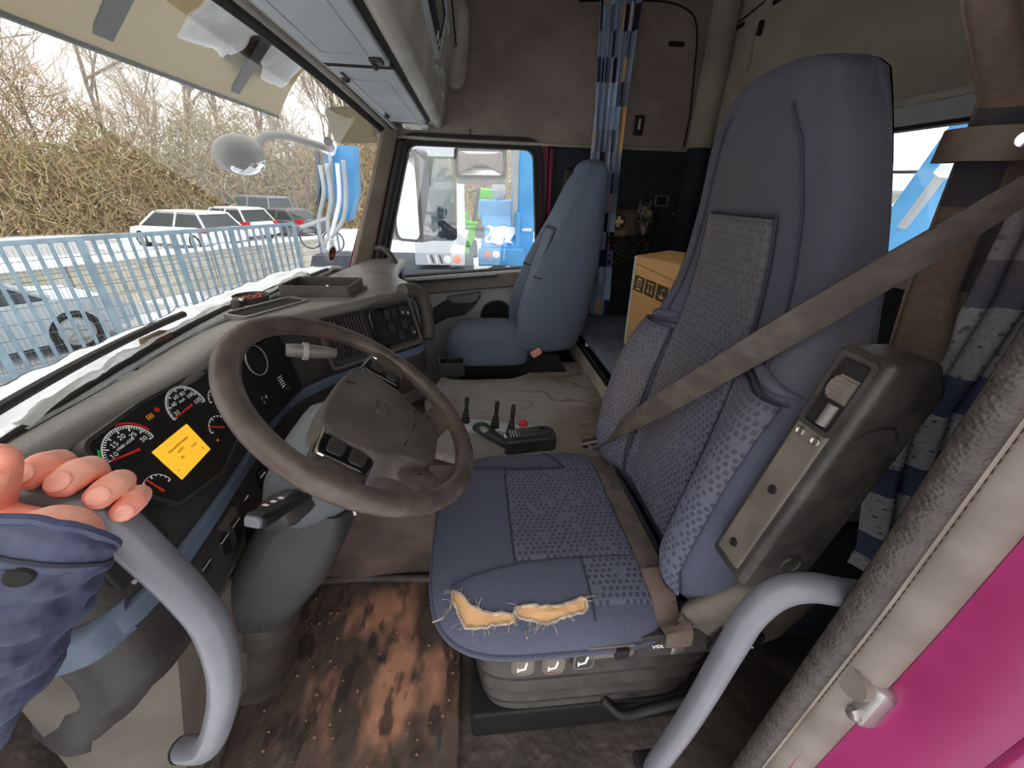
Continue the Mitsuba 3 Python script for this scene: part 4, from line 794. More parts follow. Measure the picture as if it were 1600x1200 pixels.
q = [V(*p) for p in [(0.489,2.15,1.236),(0.466,2.15,1.117),(0.429,2.15,0.986),(0.398,2.15,0.826),(0.366,2.15,0.649)]]
obj('webbing', strap(q, [V(-.3, -1, .1)] * 5, .047, .003), 'belt', pb, smooth=True)
obj('guide', rbox(.05, .03, .09, .014, (0.501,2.19,1.271)), 'black', pb)
obj('tongue', hull([p for a in [(0.465,2.13,1.232),(0.504,2.13,1.233),(0.493,2.13,1.216),(0.495,2.13,1.196),(0.475,2.13,1.195),(0.473,2.13,1.215)] for p in (V(*a), V(*a) + V(0, .006, 0))]), 'chrome', pb)
# ------------------------------------------------------------------ floor mat, engine tunnel, consoles
fm = thing('floor_mat', 'dark driver floor mat caked with dry reddish-brown mud', 'floor mat')
mp = soft([(-.60, .42), (-.06, .42), (-.04, .62), (-.06, .84), (-.50, .90), (-.60, .80)], .05)
FZ = fr((0, 0, 0), (1, 0, 0), (0, 1, 0))
def mud(u, v):
    x, y = -.60 + .55 * u, .30 + .60 * v
    return np.stack([x, y, .012 + .010 * meshkit.fbm(np.stack([x * 22, y * 12, 0 * x], -1), 4, 3)])
m_, uv_ = slab(mud, 110, 120, .02); obj('mat', m_, 'mud_mat', fm, smooth=True)
obj('mat_rim', tube([(-.60, .44, .022), (-.62, .80, .022), (-.52, .91, .022), (-.06, .885, .022)], .014, 8, 6), 'floor_rubber', fm, smooth=True)
obj('mud_crumbs', [tf(trimesh.creation.icosphere(0, .001 + .003 * rng.random()), mv(-.55 + .5 * rng.random(), .34 + .52 * rng.random(), .026)) for _ in range(110)], mat('mud', srgb(150, 112, 92), .9), fm, kind='stuff')
tn = thing('engine_tunnel', 'raised engine tunnel with stained grey mat on top beside the driver seat', 'engine cover')
obj('tunnel_body', hull([(x, y, z) for x, y0, y1 in ((-.66, .99, 1.62), (.53, .94, 1.62)) for y, z in ((y0 - .06, 0), (y0, .30), (y0 + .05, .40), (y1 - .03, .40), (y1, .36), (y1, 0))]), 'tunnel_side', tn)
mt = [(-0.145,1.627,0.43),(-0.1,1.598,0.43),(-0.013,1.588,0.43),(0.178,1.594,0.43),(0.25,1.64,0.43),(0.314,1.736,0.43),(0.375,1.774,0.43),(0.566,1.776,0.43),(0.607,1.656,0.43),(0.626,1.429,0.43),(0.562,1.239,0.43),(0.452,1.074,0.43)] 
mt = [(p[0], p[1]) for p in mt] + [(.44, .92), (.10, .93), (-.14, 1.05), (-.20, 1.4)]
obj('mat_top', ext(soft(mt, .01), .405, .43, FZ, .004), 'tunnel_mat', tn)
obj('toe_mound', hull([(-.10, .92, .0), (-.66, .93, .0), (-.12, .97, .30), (-.66, 1.0, .38), (-.10, 1.1, 0), (-.66, 1.1, 0), (-.40, .90, .02)]), 'tunnel_side', tn)
lc_ = thing('lever_console', 'narrow pale console with three rubber-booted control levers and a red button', 'control console')
LC = fr((.075, 1.155, .432), unit(V(*(0.184,1.18,0.44)) - V(*(-0.061,1.246,0.44))), np.cross([0, 0, 1], unit(V(*(0.184,1.18,0.44)) - V(*(-0.061,1.246,0.44)))))
obj('console_plate', rbox(.29, .055, .03, .006, M=at2(LC, 0, 0, .012)), 'lid_grey', lc_)
for b, tp in ((V(*(-0.032,1.184,0.45)), V(*(-0.022,1.19,0.551))), (V(*(0.072,1.145,0.45)), V(*(0.081,1.155,0.55))), (V(*(0.122,1.094,0.45)), V(*(0.133,1.11,0.559)))):
    h = tp - b; b = b + V(0, 0, .005)
    lv = obj('lever', tube([b, b + h * .6], .0035, 8), 'steel', lc_)
    obj('boot', loft([[b + h * t + r * V(math.cos(a), math.sin(a), 0) for a in np.arange(14) * math.pi / 7] for t, r in ((-.05, .017), (.05, .017), (.09, .0125), (.15, .0155), (.2, .011), (.26, .0135), (.31, .0095), (.38, .0115), (.43, .0075), (.52, .0085), (.56, .005))]), 'rubber', lv)
    obj('grip', tube([b + h * .56, b + h * .66, b + h * .97, b + h], .0072, 10, 2, scale=[.6, 1, 1.05, .8]), 'black', lv)
    obj('collar', lathe([(0, .0), (.022, .0), (.022, .006), (.016, .010), (0, .010)], 18, mv(b[0], b[1], b[2] - .006)), 'white', lv)
obj('push_button', lathe([(0, .02), (.012, .018), (.0165, .010), (.017, 0), (0, 0)], 18, mv(*(V(*(0.014,1.157,0.46))))), mat('button_green', srgb(130, 170, 156), .5), lc_, label='pale green push button')
obj('push_button', lathe([(0, .02), (.012, .018), (.0165, .010), (.017, 0), (0, 0)], 18, mv(*(V(*(0.173,1.152,0.455))))), mat('button_red', srgb(190, 50, 60), .5), lc_, label='red push button')
gs = thing('gear_selector', 'dark gear selector unit with a folded lever beside the driver seat', 'gear selector')
g0 = V(*(0.183,1.076,0.455)); GM = fr((g0[0], g0[1] - .01, .452), (1, .12, 0), (-.12, 1, 0))
obj('selector_body', pillow([(-.095, -.04), (.085, -.04), (.09, .01), (.075, .04), (-.06, .04)], GM, -.04, .03, .014, 4), 'dash_dark', gs, smooth=50)
obj('selector_top', pillow([(-.055, -.022), (.065, -.022), (.068, .012), (.055, .028), (-.04, .028)], GM, .02, .036, .005, 3), 'column_grey', gs, smooth=50)
for k in range(4): obj('rib', rbox(.005, .04, .004, .0015, M=at2(GM, -.065 + .009 * k, 0, .034)), 'grey_print', gs)
obj('selector_window', rbox(.022, .016, .002, .001, M=at2(GM, .045, .012, .0365)), 'black_gloss', gs)
h0, h1 = V(*(0.103,1.05,0.45)), V(*(0.024,1.117,0.475))
lv = obj('gear_lever', hull(np.vstack([np.array(trimesh.creation.icosphere(2, 1).vertices) * (.030, .024, .017) + h1, np.array(trimesh.creation.icosphere(2, 1).vertices) * (.020, .020, .016) + h0 * .35 + h1 * .65, np.array(trimesh.creation.icosphere(2, 1).vertices) * .013 + h0])), 'dash_dark', gs, smooth=50)
obj('oval_button', tf(trimesh.creation.icosphere(2, 1), fr(h1 * .85 + h0 * .15 + V(-.002, -.017, .012), (.8, -.2, -.4), (0, .5, .8)) @ np.diag([.018, .011, .005, 1])), 'dash_pad', lv, smooth=True)
pt = thing('pen_tray', 'small dark side tray of pens and clips at the end of the dash', 'tray')
a = V(*(-0.088,1.5,0.543))
PM = mv(a[0], a[1], a[2])
obj('tray_box', [box2((-.05, -.03, -.04), (.05, .03, -.035), .002, PM), box2((-.05, -.033, -.04), (.05, -.028, .02), .002, PM), box2((-.05, .028, -.04), (.05, .033, .02), .002, PM), box2((-.053, -.033, -.04), (-.048, .033, .02), .002, PM), box2((.048, -.033, -.04), (.053, .033, .02), .002, PM)], 'black', pt)
pn = thing('pen', 'silver pen sticking out of the small tray by the dash', 'pen', )
obj('barrel', tube([at2(PM, -.035, .005, -.02)[:3, 3], at2(PM, .02, -.01, .03)[:3, 3]], .005, 8, 1), 'chrome', pn)
obj('tip', tube([at2(PM, .02, -.01, .03)[:3, 3], at2(PM, .036, -.013, .045)[:3, 3]], .005, 8, 1, scale=[1, .3]), 'black', pn)
pc = thing('cable_clip', 'black cable bundle lying across the small tray by the dash', 'cable')
obj('cable', tube([at2(PM, -.03, -.015, .01)[:3, 3], at2(PM, .0, .0, .028)[:3, 3], at2(PM, .01, .016, .012)[:3, 3], at2(PM, -.015, .01, .025)[:3, 3], at2(PM, -.035, -.005, .03)[:3, 3]], .0035, 8, 6), 'black', pc, smooth=True)
# ------------------------------------------------------------------ bunk and what lies on it
bu = thing('bunk', 'sleeper bunk with a blue-grey mattress behind the seats', 'bed')
obj('bunk_base', box2((.57, .62, 0), (1.16, 2.20, .46), .008), 'lining_dark', bu)
obj('front_lip', rbox(.03, 1.30, .10, .010, (.556, 1.56, .445)), 'beige_plastic', bu)
obj('lip_rubber', rbox(.012, 1.0, .016, .004, (.548, 1.45, .500)), 'black', bu)
obj('buckle_stub', rbox(.02, .014, .03, .004, (0.581,1.797,0.52)), 'white', bu)
m_, uv_ = slab(lambda u, v: (.565 + .59 * u, .62 + 1.56 * v, .535 + .02 * np.sin(np.pi * np.clip(u * 8, 0, .5)) + .006 * meshkit.fbm(np.stack([u * 5, v * 9, 0 * u], -1), 3, 8)), 40, 70, .07)
obj('mattress', m_, 'bunk_cloth', bu, smooth=True)
BX = fr((.72, 1.67, .569), (.36, -.93, 0), (-0.0692,-0.0268,0.9972))
bx = thing('cardboard_box', 'open brown cardboard box with dark handling symbols lying tilted on the bunk', 'box')
W_, H_, D_ = .44, .40, .20
obj('front_panel', ext([(0, 0), (W_, 0), (W_, H_), (.012, H_)], -.006, 0, BX), 'card', bx)
obj('side_panel', ext([(0, 0), (.012, H_), (.018, H_), (.006, 0)], -D_, -.002, BX), 'card', bx); obj('side_panel', ext([(W_ - .006, 0), (W_ - .006, H_), (W_, H_), (W_, 0)], -D_, -.002, BX), 'card', bx)
obj('back_panel', ext([(0, 0), (W_, 0), (W_, H_), (.012, H_)], -D_ - .005, -D_, BX), 'card', bx)
obj('box_bottom', ext([(0, 0), (W_, 0), (W_, .006), (0, .006)], -D_, -.004, BX), 'card', bx)
obj('top_flap', ext([(.012, H_), (W_, H_), (W_, H_ + .005), (.012, H_ + .005)], -D_, -.0, BX), 'card', bx)
obj('tape_edge', ext([(-.004, 0), (.008, H_ + .002), (.020, H_ + .002), (.008, 0)], -.012, .001, BX), mat('tape', srgb(190, 196, 184), .4), bx)
obj('bottom_tape', ext([(0, -.002), (.16, -.002), (.16, .016), (0, .014)], -.01, .001, BX), 'tape', bx)
obj('flap_crease', ext([(.02, .372), (.30, .33), (.30, .333), (.02, .376)], 0, .0012, BX), mat('card_edge', srgb(170, 122, 76), .85), bx)
rw = unit(V(1, -.10)); pq = V(.018, .262)
def icon(k):
    o = pq + rw * .066 * k; c, s_ = rw; return at2(BX, o[0], o[1], .0) @ np.array([[c, -s_, 0, 0], [s_, c, 0, 0], [0, 0, 1, 0], [0, 0, 0, 1.]])
sq = sg.box(0, 0, .058, .066)
arw = lambda x: sg.Polygon([(x - .009, .022), (x + .009, .022), (x, .008)]).union(sg.box(x - .0025, .02, x + .0025, .046))
signs = [sg.box(.014, .022, .044, .044).difference(sg.box(.018, .026, .040, .040)).union(sg.box(.026, .028, .032, .038)).union(sg.box(.016, .049, .042, .058)).union(sg.Polygon([(.012, .006), (.046, .006), (.04, .016), (.018, .016)])),
         arw(.019).union(arw(.039)).union(sg.box(.01, .050, .048, .056)),
         sg.Polygon([(.012, .024), (.046, .024), (.036, .010), (.022, .010)]).union(sg.box(.027, .02, .031, .05)).union(sg.LineString([(.029, .05), (.038, .053), (.04, .046)]).buffer(.002)),
         disc((.03, .025), .014).difference(disc((.03, .025), .009)).union(sg.box(.018, .044, .044, .058))]
for k in range(4): obj('handling_symbol', ext(sq.difference(signs[k]), 0, .0012, icon(k)), 'card_dark', bx)
ob = thing('orange_board', 'reddish-orange board end under the rear window behind the driver seat', 'board')
obj('board', rbox(.30, .02, .17, .004, (1.02, .92, .65), ), mat('orange_wood', noise_col(srgb(176, 92, 40), srgb(196, 108, 52), 12), .6), ob)
obj('board_top', rbox(.30, .024, .014, .003, (1.02, .92, .742)), 'beige_plastic', ob)
fa = thing('first_aid_bag', 'dark olive first-aid bag with a pale cross hanging in the net', 'bag')
c0 = V(*(0.799,2.13,1.007))
obj('bag', hull(np.vstack([np.array(trimesh.creation.icosphere(2, 1).vertices) * (.05, .03, .05) + c0 + V(x, 0.03, z) for x in (-.05, .05) for z in (-.11, .08)])), 'bag_olive', fa, smooth=True)
FA = fr((0.773,2.128,1.076), (1, 0, 0), (0, 0, 1))
obj('cross_badge', ext(disc((0, 0), .038), -.004, .004, FA), 'black', fa)
obj('cross', ext(sg.box(-.026, -.009, .026, .009).union(sg.box(-.009, -.026, .009, .026)), .004, .007, FA), 'bag_print', fa)
for k, (z, w_) in enumerate(((-.052, .085), (-.064, .06))): obj('lettering', txt('ERSTE HILFE' if k == 0 else 'FIRST AID', .012, at2(FA, 0, z, .004), .001), 'bag_print', fa)
pb2 = thing('plastic_bag', 'crumpled dark plastic bag stuffed in the net beside the first-aid bag', 'bag')
c1 = V(*(0.92,2.14,1.028))
ic = trimesh.creation.icosphere(4, 1); vv = np.array(ic.vertices); r_ = .7 + .5 * np.abs(meshkit.noise(vv * 3.2 + 5, 2) - .5) * 2 + .2 * meshkit.noise(vv * 8, 4)
obj('bag', tm(vv * r_[:, None] * (.065, .035, .13) + c1 + V(0, .02, 0), ic.faces), mat('bag_film', noise_col(srgb(48, 44, 38), srgb(150, 134, 108), 24, 4, .45, .7), .25), pb2, smooth=True)
nt = thing('cargo_net', 'black elastic net stretched over bags on the dark sleeper wall', 'net')
n0 = [V(*p) for p in [(0.718,2.095,0.997),(0.961,2.095,1.014),(0.995,2.095,0.877),(0.73,2.095,0.867)]]; ms = []
lerp = lambda a, b, t: a * (1 - t) + b * t
Nf = lambda u, v: lerp(lerp(n0[0], n0[1], u), lerp(n0[3], n0[2], u), v) + V(0, -.018 * math.sin(math.pi * u), 0)
for k in range(-5, 8):
    for sgn in (1, -1):
        pts = [Nf(u, v) for v in np.linspace(0, 1, 7) for u in [((k / 6) + sgn * v * .8) if sgn > 0 else (k / 6 + .8 - v * .8)] if 0 <= u <= 1]
        if len(pts) > 1: obj('net_cord', tube(pts, .0035, 5, 1), 'black_matt', nt)
obj('net_edge', tube([Nf(u, 0) for u in np.linspace(0, 1, 8)], .006, 6, 1), 'black_matt', nt)
obj('net_edge', tube([Nf(u, 1) for u in np.linspace(0, 1, 8)], .006, 6, 1), 'black_matt', nt)
so = thing('wall_socket', 'small framed socket on the dark sleeper wall', 'socket')
SO = fr((1.057,2.278,1.178), (1, 0, 0), (0, 0, 1))
obj('socket_frame', ext(rrect(.075, .055, .008).difference(rrect(.060, .042, .005)), -.002, .008, SO), 'seal_grey', so)
obj('socket_plate', ext(rrect(.064, .046, .005), -.002, .003, SO), 'black', so)
kn = thing('wall_stud', 'tiny round stud below the socket on the dark wall', 'stud')
KN = fr((1.143,2.278,1.111), (1, 0, 0), (0, 0, 1))
obj('knob', lathe([(0, .014), (.010, .012), (.013, .004), (.013, -.002), (0, -.002)], 14, KN), 'seal_grey', kn)
obj('knob_plate', lathe([(0, .003), (.018, .003), (.018, -.002), (0, -.002)], 14, KN), 'black', kn)
# ------------------------------------------------------------------ curtains
cu = thing('side_curtain', 'gathered pale blue curtain with navy and tan checks behind the passenger seat', 'curtain')
def cur(u, v):
    z = 2.10 - 1.52 * v; w_ = .105 - .03 * np.sin(np.pi * np.clip(v * 1.1, 0, 1)); x = .635 + .04 * v + w_ * (u - .5) * 1.75; d_ = .020 * np.sin(u * 2 * np.pi * 5.3 + .6 * np.sin(3 * v))
    return np.stack([x + .010 * np.sin(u * 2 * np.pi * 5.3 + 1.2), 2.115 - d_ - .035 * (u - .4), z])
m_, uv_ = slab(cur, 130, 60, .0025); obj('cloth', m_, 'curtain_cloth', cu, uv=uv_ * (12, 17))
obj('curtain_rail', rbox(.9, .014, .018, .003, (.78, 2.14, 2.105)), 'beige_plastic', cu)
dc = thing('driver_curtain', 'dirty brown lined curtain with navy blocks tied back beside the driver seat', 'curtain')
zk = [.64, .80, .94, 1.10, 1.25, 1.30, 1.365, 1.55, 1.85]
def dcur(z, x0, x1, u, ph=0., y=.42, am=.012):
    """cloth between the edge curves x0(z) and x1(z), gathered by the tie at z = 1.26"""
    a, b = np.interp(z, zk, x0), np.interp(z, zk, x1); k = np.clip(np.abs(z - 1.26) * 4, .25, 1)
    return np.stack([a + (b - a) * u, y + am * k * np.sin((u * (b - a) / .045 + ph) * 2 * np.pi) + .03 * (.5 - u), z])
L0 = [.69, .63, .58, .548, .532, .525, .462, .378, .345]; L1 = [.690, .630, .590, .606, .585, .59, .60, .58, .56]; L2 = [1.02, .98, .92, .84, .72, .73, .80, .90, .95]
m_, uv_ = slab(lambda u, v: dcur(1.85 - .93 * v, L0, L1, u, 0, .425, .010), 60, 80, .003); obj('lining', m_, 'curtain_brown', dc, uv=uv_ * (3, 10), label='brown dirty lining')
m_, uv_ = slab(lambda u, v: dcur(1.24 - .64 * v, L1, L2, u, .3, .405, .013), 80, 60, .004); obj('front_fabric', m_, 'curtain_grey', dc, uv=uv_ * (4, 4.2), label='grey fleecy face with navy bands')
m_, uv_ = slab(lambda u, v: dcur(1.85 - .60 * v, L1, L2, u, .3, .41, .012), 70, 50, .003); obj('upper_face', m_, 'curtain_brown', dc, uv=uv_ * (6, 7))
ct = thing('curtain_tie', 'brown leather tie-back strap round the driver side curtain', 'strap')
tz = 1.258
loop = [(.520, .425, tz), (.552, .385, tz), (.60, .368, tz + .008), (.68, .362, tz + .018), (.75, .40, tz + .02), (.72, .46, tz + .014), (.62, .468, tz + .006), (.53, .458, tz)]
def band(path, h, th):
    p = np.asarray(path); t = np.roll(p, -1, 0) - np.roll(p, 1, 0); o = np.cross(t, [0, 0, 1.]); o /= np.linalg.norm(o, axis=1, keepdims=True); z = V(0, 0, 1)
    R = np.stack([p - o * th / 2 - z * h / 2, p + o * th / 2 - z * h / 2, p + o * th / 2 + z * h / 2, p - o * th / 2 + z * h / 2], 1); R = np.vstack([R, R[:1]])
    return loft(R, caps=False)
obj('strap', band(spl(loop, 8, True), .031, .005), mat('tie_brown', noise_col(srgb(58, 43, 34), srgb(78, 60, 47), 18), .55), ct, smooth=40)
obj('eyelet', lathe([(.003, -.004), (.007, -.003), (.007, .003), (.003, .004)], 16, fr((.540, .392, tz + .002), (.6, -.75, 0), (0, 0, 1))), 'chrome', ct)
# ------------------------------------------------------------------ overhead locker
lk = thing('overhead_locker', 'beige overhead storage locker with two pale grey lids above the windscreen', 'locker')
prof = [(-.36, 1.472), (-.172, 1.472), (-.145, 1.463), (-.125, 1.470), (-.115, 1.50), (-.104, 1.56), (-.075, 1.66), (-.03, 1.80), (-.0, 1.92), (.01, 2.12), (-.36, 2.12)]
obj('locker_body', ext(prof, -2.245, -.26, fr((0, 0, 0), (1, 0, 0), (0, 0, 1))), 'beige_plastic', lk, smooth=25)
obj('lower_lip', tube([(-.142, .27, 1.482), (-.142, 1.2, 1.482), (-.142, 2.20, 1.482)], .024, 12, 3), 'beige_plastic', lk, smooth=True)
obj('lip_gap', rbox(.016, 1.80, .012, .003, (-.174, 1.16, 1.473)), 'black_matt', lk)
for y0, y1 in ((.30, 1.19), (1.235, 2.06)):
    ld = obj('locker_lid', rbox(.158, y1 - y0, .018, .006, (-.262, (y0 + y1) / 2, 1.468)), 'lid_grey', lk)
    g = sg.box(-.315, y0 + .10, -.215, y1 - .09); FL = fr((0, 0, 1.459), (1, 0, 0), (0, -1, 0))
    obj('embossed_line', ext(affinity.scale(g.difference(g.buffer(-.0022)), 1, -1, origin=(0, 0)), -.0004, .0008, FL), 'grey_print', ld)
    obj('latch', [rbox(.028, .042, .010, .003, (-.205, y1 - .055, 1.456)), rbox(.010, .022, .012, .002, (-.212, y1 - .040, 1.450))], 'black' if y0 < 1 else 'lid_grey', ld)
    obj('gap_strip', rbox(.165, .043, .012, .003, (-.262, y1 + .0225, 1.469)), 'black_matt', lk)
for y in (1.325, 1.90): 
    kb = obj('hinge_knob', lathe([(0, -.012), (.010, -.010), (.012, 0), (0, .002)], 14, mv(-.325, y, 1.461)), 'black', lk); obj('hinge_arm', rbox(.007, .07, .006, .002, (-.318, y - .03, 1.458)), 'black', kb)
rl = obj('reading_lamp', hull(np.vstack([np.array(trimesh.creation.icosphere(2, 1).vertices) * (.026, .03, .016) + V(-.25 + dx, 2.17, 1.462) for dx in (-.03, .04)])), 'white', lk, smooth=True)
for dx in (-.03, .04): obj('lamp_lens', lathe([(0, -.016), (.010, -.0165), (.013, -.012), (.0, -.010)], 16, mv(-.25 + dx, 2.155, 1.462)), 'lid_grey', rl)
LKF = fr((-.115, 1.6, 1.5), (0, 1, 0), (.10, 0, .36))
tg = obj('tachograph', ext(rrect(.46, .105, .01, (-.26, .135)), -.01, .003, LKF), 'black', lk, label='dark recessed control unit')
obj('tachograph_frame', ext(rrect(.48, .125, .014, (-.26, .135)).difference(rrect(.455, .10, .008, (-.26, .135))), -.01, .006, LKF), 'lid_grey', tg)
for k in range(4): obj('button', ext(rrect(.05, .035, .004, (-.12 - .07 * k, .145)), .002, .006, LKF), 'dash_pad', tg)
for k, s_ in enumerate(('8', '63')): obj('lettering', txt(s_, .02, at2(LKF, -.07 - .06 * k, .105, .003) @ rot('z', 0), .001), 'white_print', tg)
for (u_, v_, l_) in ((.05, .06, .10), (.20, .09, .10), (.36, .05, .12), (.12, .20, .10), (.50, .16, .12)): obj('vent_slot', ext(rrect(l_, .010, .004, (u_, v_)), -.01, .0025, LKF), 'lid_grey', lk)
obj('panel_split', tube([at2(LKF, u_, .225, .012)[:3, 3] for u_ in (-1.2, .1, .6)], .003, 6, 1), 'black_matt', lk)
obj('end_bulge', hull(np.vstack([np.array(trimesh.creation.icosphere(2, 1).vertices) * r_ + p for p, r_ in ((V(-.055, 2.12, 1.66), (.05, .09, .06)), (V(-.03, 2.14, 1.76), (.04, .08, .08)), (V(-.02, 1.98, 1.80), (.03, .05, .05)))])), 'beige_plastic', lk, smooth=True)
# ------------------------------------------------------------------ grab handles and the hand
g1 = thing('entry_grab_handle', 'grey bent-tube entry grab handle held by a hand at the left', 'handle')
BAR = [(-.52, .262, .985), (-.44, .264, .985), (-.371, .268, .979), (-.335, .27, .968), (-.308, .27, .945), (-.291, .27, .895), (-.277, .27, .84), (-.272, .27, .79), (-.283, .27, .71), (-.310, .272, .63), (-.36, .28, .53), (-.42, .30, .48)]
obj('tube', tube(BAR, .0165, 18, 6), 'grey_tube', g1, smooth=True)
obj('flange', rbox(.02, .05, .06, .008, (-.53, .262, .985)), 'black', g1)
g2 = thing('pillar_grab_handle', 'grey bent-tube grab handle in front of the door pillar at the lower right', 'handle')
obj('tube', tube([(.30, .275, .30), (.322, .272, .48), (.333, .27, .66), (.340, .27, .735), (.362, .27, .775), (.40, .268, .784), (.455, .264, .772), (.515, .262, .762)], .017, 18, 6), 'grey_tube', g2, smooth=True)
obj('foot_flange', rbox(.05, .06, .02, .006, (.30, .275, .29)), 'black', g2)
pe = thing('person', 'left hand in a navy padded jacket sleeve gripping the grey grab handle', 'person')
def chain_hull(J):
    return m3.Manifold.batch_boolean([m3.Manifold.batch_hull([m3.Manifold.sphere(ra, 14).translate(a), m3.Manifold.sphere(rb, 14).translate(b)]) for (a, ra), (b, rb) in zip(J[:-1], J[1:])], m3.OpType.Add)
cpts = spl(BAR, 12); 
def barpt(p):
    i = int(np.argmin(np.linalg.norm(cpts - V(*p), axis=1))); i = min(max(i, 1), len(cpts) - 2); return cpts[i], unit(cpts[i + 1] - cpts[i - 1])
tips = [V(*p) for p in [(-0.344,0.262,0.975),(-0.328,0.262,0.969),(-0.316,0.262,0.957),(-0.31,0.262,0.943)]]
FR_ = [.0112, .0118, .0110, .0094]; parts = []; nails = []
palm_a, palm_b = [], []
for k, (tp, fr_) in enumerate(zip(tips, FR_)):
    b, e1 = barpt(tp); cdir = V(.25, -.93, .28); cdir = unit(cdir - e1 * (cdir @ e1)); ud = unit(np.cross(e1, cdir)); ud = ud * np.sign(ud[2]); R_ = .0165 + fr_ * .92
    P_ = lambda ang, r=R_, s_=0.: [float(x) for x in b + r * (math.cos(math.radians(ang)) * cdir + math.sin(math.radians(ang)) * ud) + e1 * s_]
    J = [(P_(292, .034), fr_ * 1.12), (P_(250, .031), fr_ * 1.1), (P_(205), fr_ * 1.02), (P_(160), fr_ * 1.0), (P_(112), fr_ * .98), (P_(80, R_ * 1.02), fr_ * 1.0), (P_(56, R_ * 1.03), fr_ * .92)]
    parts.append(chain_hull(J)); palm_a.append(J[0]); tip_c = V(*J[-1][0]); nd = unit(.9 * cdir + .55 * ud)
    nails.append((tip_c + nd * fr_ * .80, e1, cdir, nd, fr_))
SC = [V(*p) for p in ((-0.277,0.206,0.994), (-0.291,0.196,0.974), (-0.314,0.182,0.942), (-0.342,0.162,0.903), (-0.404,0.142,0.829))]; wr_ = [float(x) for x in SC[0] * .6 + SC[1] * .2 + V(-.325, .27, .952) * .2 + V(0, 0, -.006)]
for (a, ra) in palm_a: parts.append(m3.Manifold.batch_hull([m3.Manifold.sphere(ra, 14).translate(a), m3.Manifold.sphere(.024, 16).translate(wr_), m3.Manifold.sphere(.016, 14).translate([(a[0] + wr_[0]) / 2, (a[1] + wr_[1]) / 2 - .012, (a[2] + wr_[2]) / 2 - .004])]))
parts.append(m3.Manifold.batch_hull([m3.Manifold.sphere(a[1], 12).translate(a[0]) for a in palm_a]))
th = [V(*wr_)] + [V(*p) for p in [(-0.346,0.232,0.986),(-0.328,0.232,1.008),(-0.316,0.232,1.026),(-0.309,0.232,1.034)]]
parts.append(chain_hull([([float(x) for x in p], r_) for p, r_ in zip(th, (.020, .0165, .0150, .0142, .0122))]))
parts.append(m3.Manifold.batch_hull([m3.Manifold.sphere(.026, 16).translate(wr_), m3.Manifold.sphere(.026, 16).translate([float(x) for x in SC[1] * .6 + SC[2] * .4])]))
hm = man(m3.Manifold.batch_boolean(parts, m3.OpType.Add).refine_to_length(.0045)); trimesh.smoothing.filter_taubin(hm, lamb=.5, nu=.53, iterations=14)
hd = obj('hand', hm, 'skin', pe, smooth=True)
for (c_, e1, cd, nd, fr_) in nails: obj('fingernail', tf(trimesh.creation.icosphere(2, 1), fr(c_, e1, np.cross(nd, e1)) @ np.diag([fr_ * .62, fr_ * .72, .0022, 1])), 'nail', hd, smooth=True)
cc = SC
SP = spl(cc, 14); tA, A_, B_2 = frames(SP); rr = np.interp(np.linspace(0, 1, len(SP)), [0, .04, .12, .3, .6, 1], [.035, .0375, .0385, .040, .042, .044])
ang = np.arange(48) * 2 * math.pi / 48; R_ = []
for i, (p, a_, b_, r) in enumerate(zip(SP, A_, B_2, rr)):
    q = p + r * (np.cos(ang)[:, None] * a_ + np.sin(ang)[:, None] * b_)
    n_ = meshkit.fbm(np.stack([np.cos(ang) * 1.6, np.sin(ang) * 1.6, np.full(48, i * .22)], 1), 3, 4) - .5
    fold_ = .0028 * np.sin(i * .85 + 2.2 * np.sin(ang + .6)) * (i > 7)
    ax_ = -tA[i]; cam_ = unit(EYE - p); cam_ = unit(cam_ - ax_ * (cam_ @ ax_)); sl_ = ((q - p) @ cam_) / r
    R_.append(q + (n_ * .016 + fold_)[:, None] * (q - p) / r + ax_ * (.030 * sl_ * np.exp(-(i / 9.) ** 2))[:, None])
inner = [SP[3] + (R_[0] - SP[0]) * .80, SP[0] + (R_[0] - SP[0]) * .86]
slv = obj('sleeve', loft(inner + R_), 'sleeve', pe, smooth=True)
obj('cuff_seam', tube(np.array(R_[6]) * 1.0 + (np.array(R_[6]) - SP[6]) * .01, .0018, 6, 1, True), 'seam_dark', slv)
obj('cuff_edge', tube(np.array(R_[0]), .0035, 6, 1, True), 'sleeve', slv)
i_ = int(np.argmin(np.linalg.norm(np.array(R_[8]) - V(*(-0.21,0.15,1.065)), axis=1)))
obj('snap_button', lathe([(0, .004), (.005, .004), (.0065, .002), (.0065, -.002), (0, -.002)], 16, fr(R_[8][i_], unit(tA[8]), unit(np.cross(unit(R_[8][i_] - SP[8]), tA[8])))), 'black_matt', slv)
# ------------------------------------------------------------------ at the windscreen
stk = thing('windscreen_sticker', 'round white-rimmed black and red sticker low on the windscreen', 'sticker')
yq = 2.02; bb = wscr(np.array((yq - .2) / 2.04), np.array(.16)); tt_ = wscr(np.array((yq - .2) / 2.04), np.array(.24)); rr_ = wscr(np.array((yq - .15) / 2.04), np.array(.16))
SK = fr(bb + V(.008, -.001, 0), rr_ - bb, tt_ - bb)
obj('disc', ext(disc((0, 0), .040), 0, .0012, SK), 'white', stk)
obj('inner_disc', ext(disc((0, 0), .032), .0012, .002, SK), 'black', stk)
obj('red_panel', ext(sg.box(-.024, -.014, .024, .002), .002, .0028, SK), 'red_print', stk)
obj('emblem', ext(sg.Polygon([(-.008, .008), (.008, .008), (0, .022)]), .002, .0028, SK), 'red_print', stk)
wp = thing('wiper', 'black windscreen wiper arm and blade lying in snow along the windscreen base', 'wiper')
def wo(y, v, o): 
    p = wscr(np.array((y - .2) / 2.04), np.array(v)); return p + V(-o, 0, .3 * o)
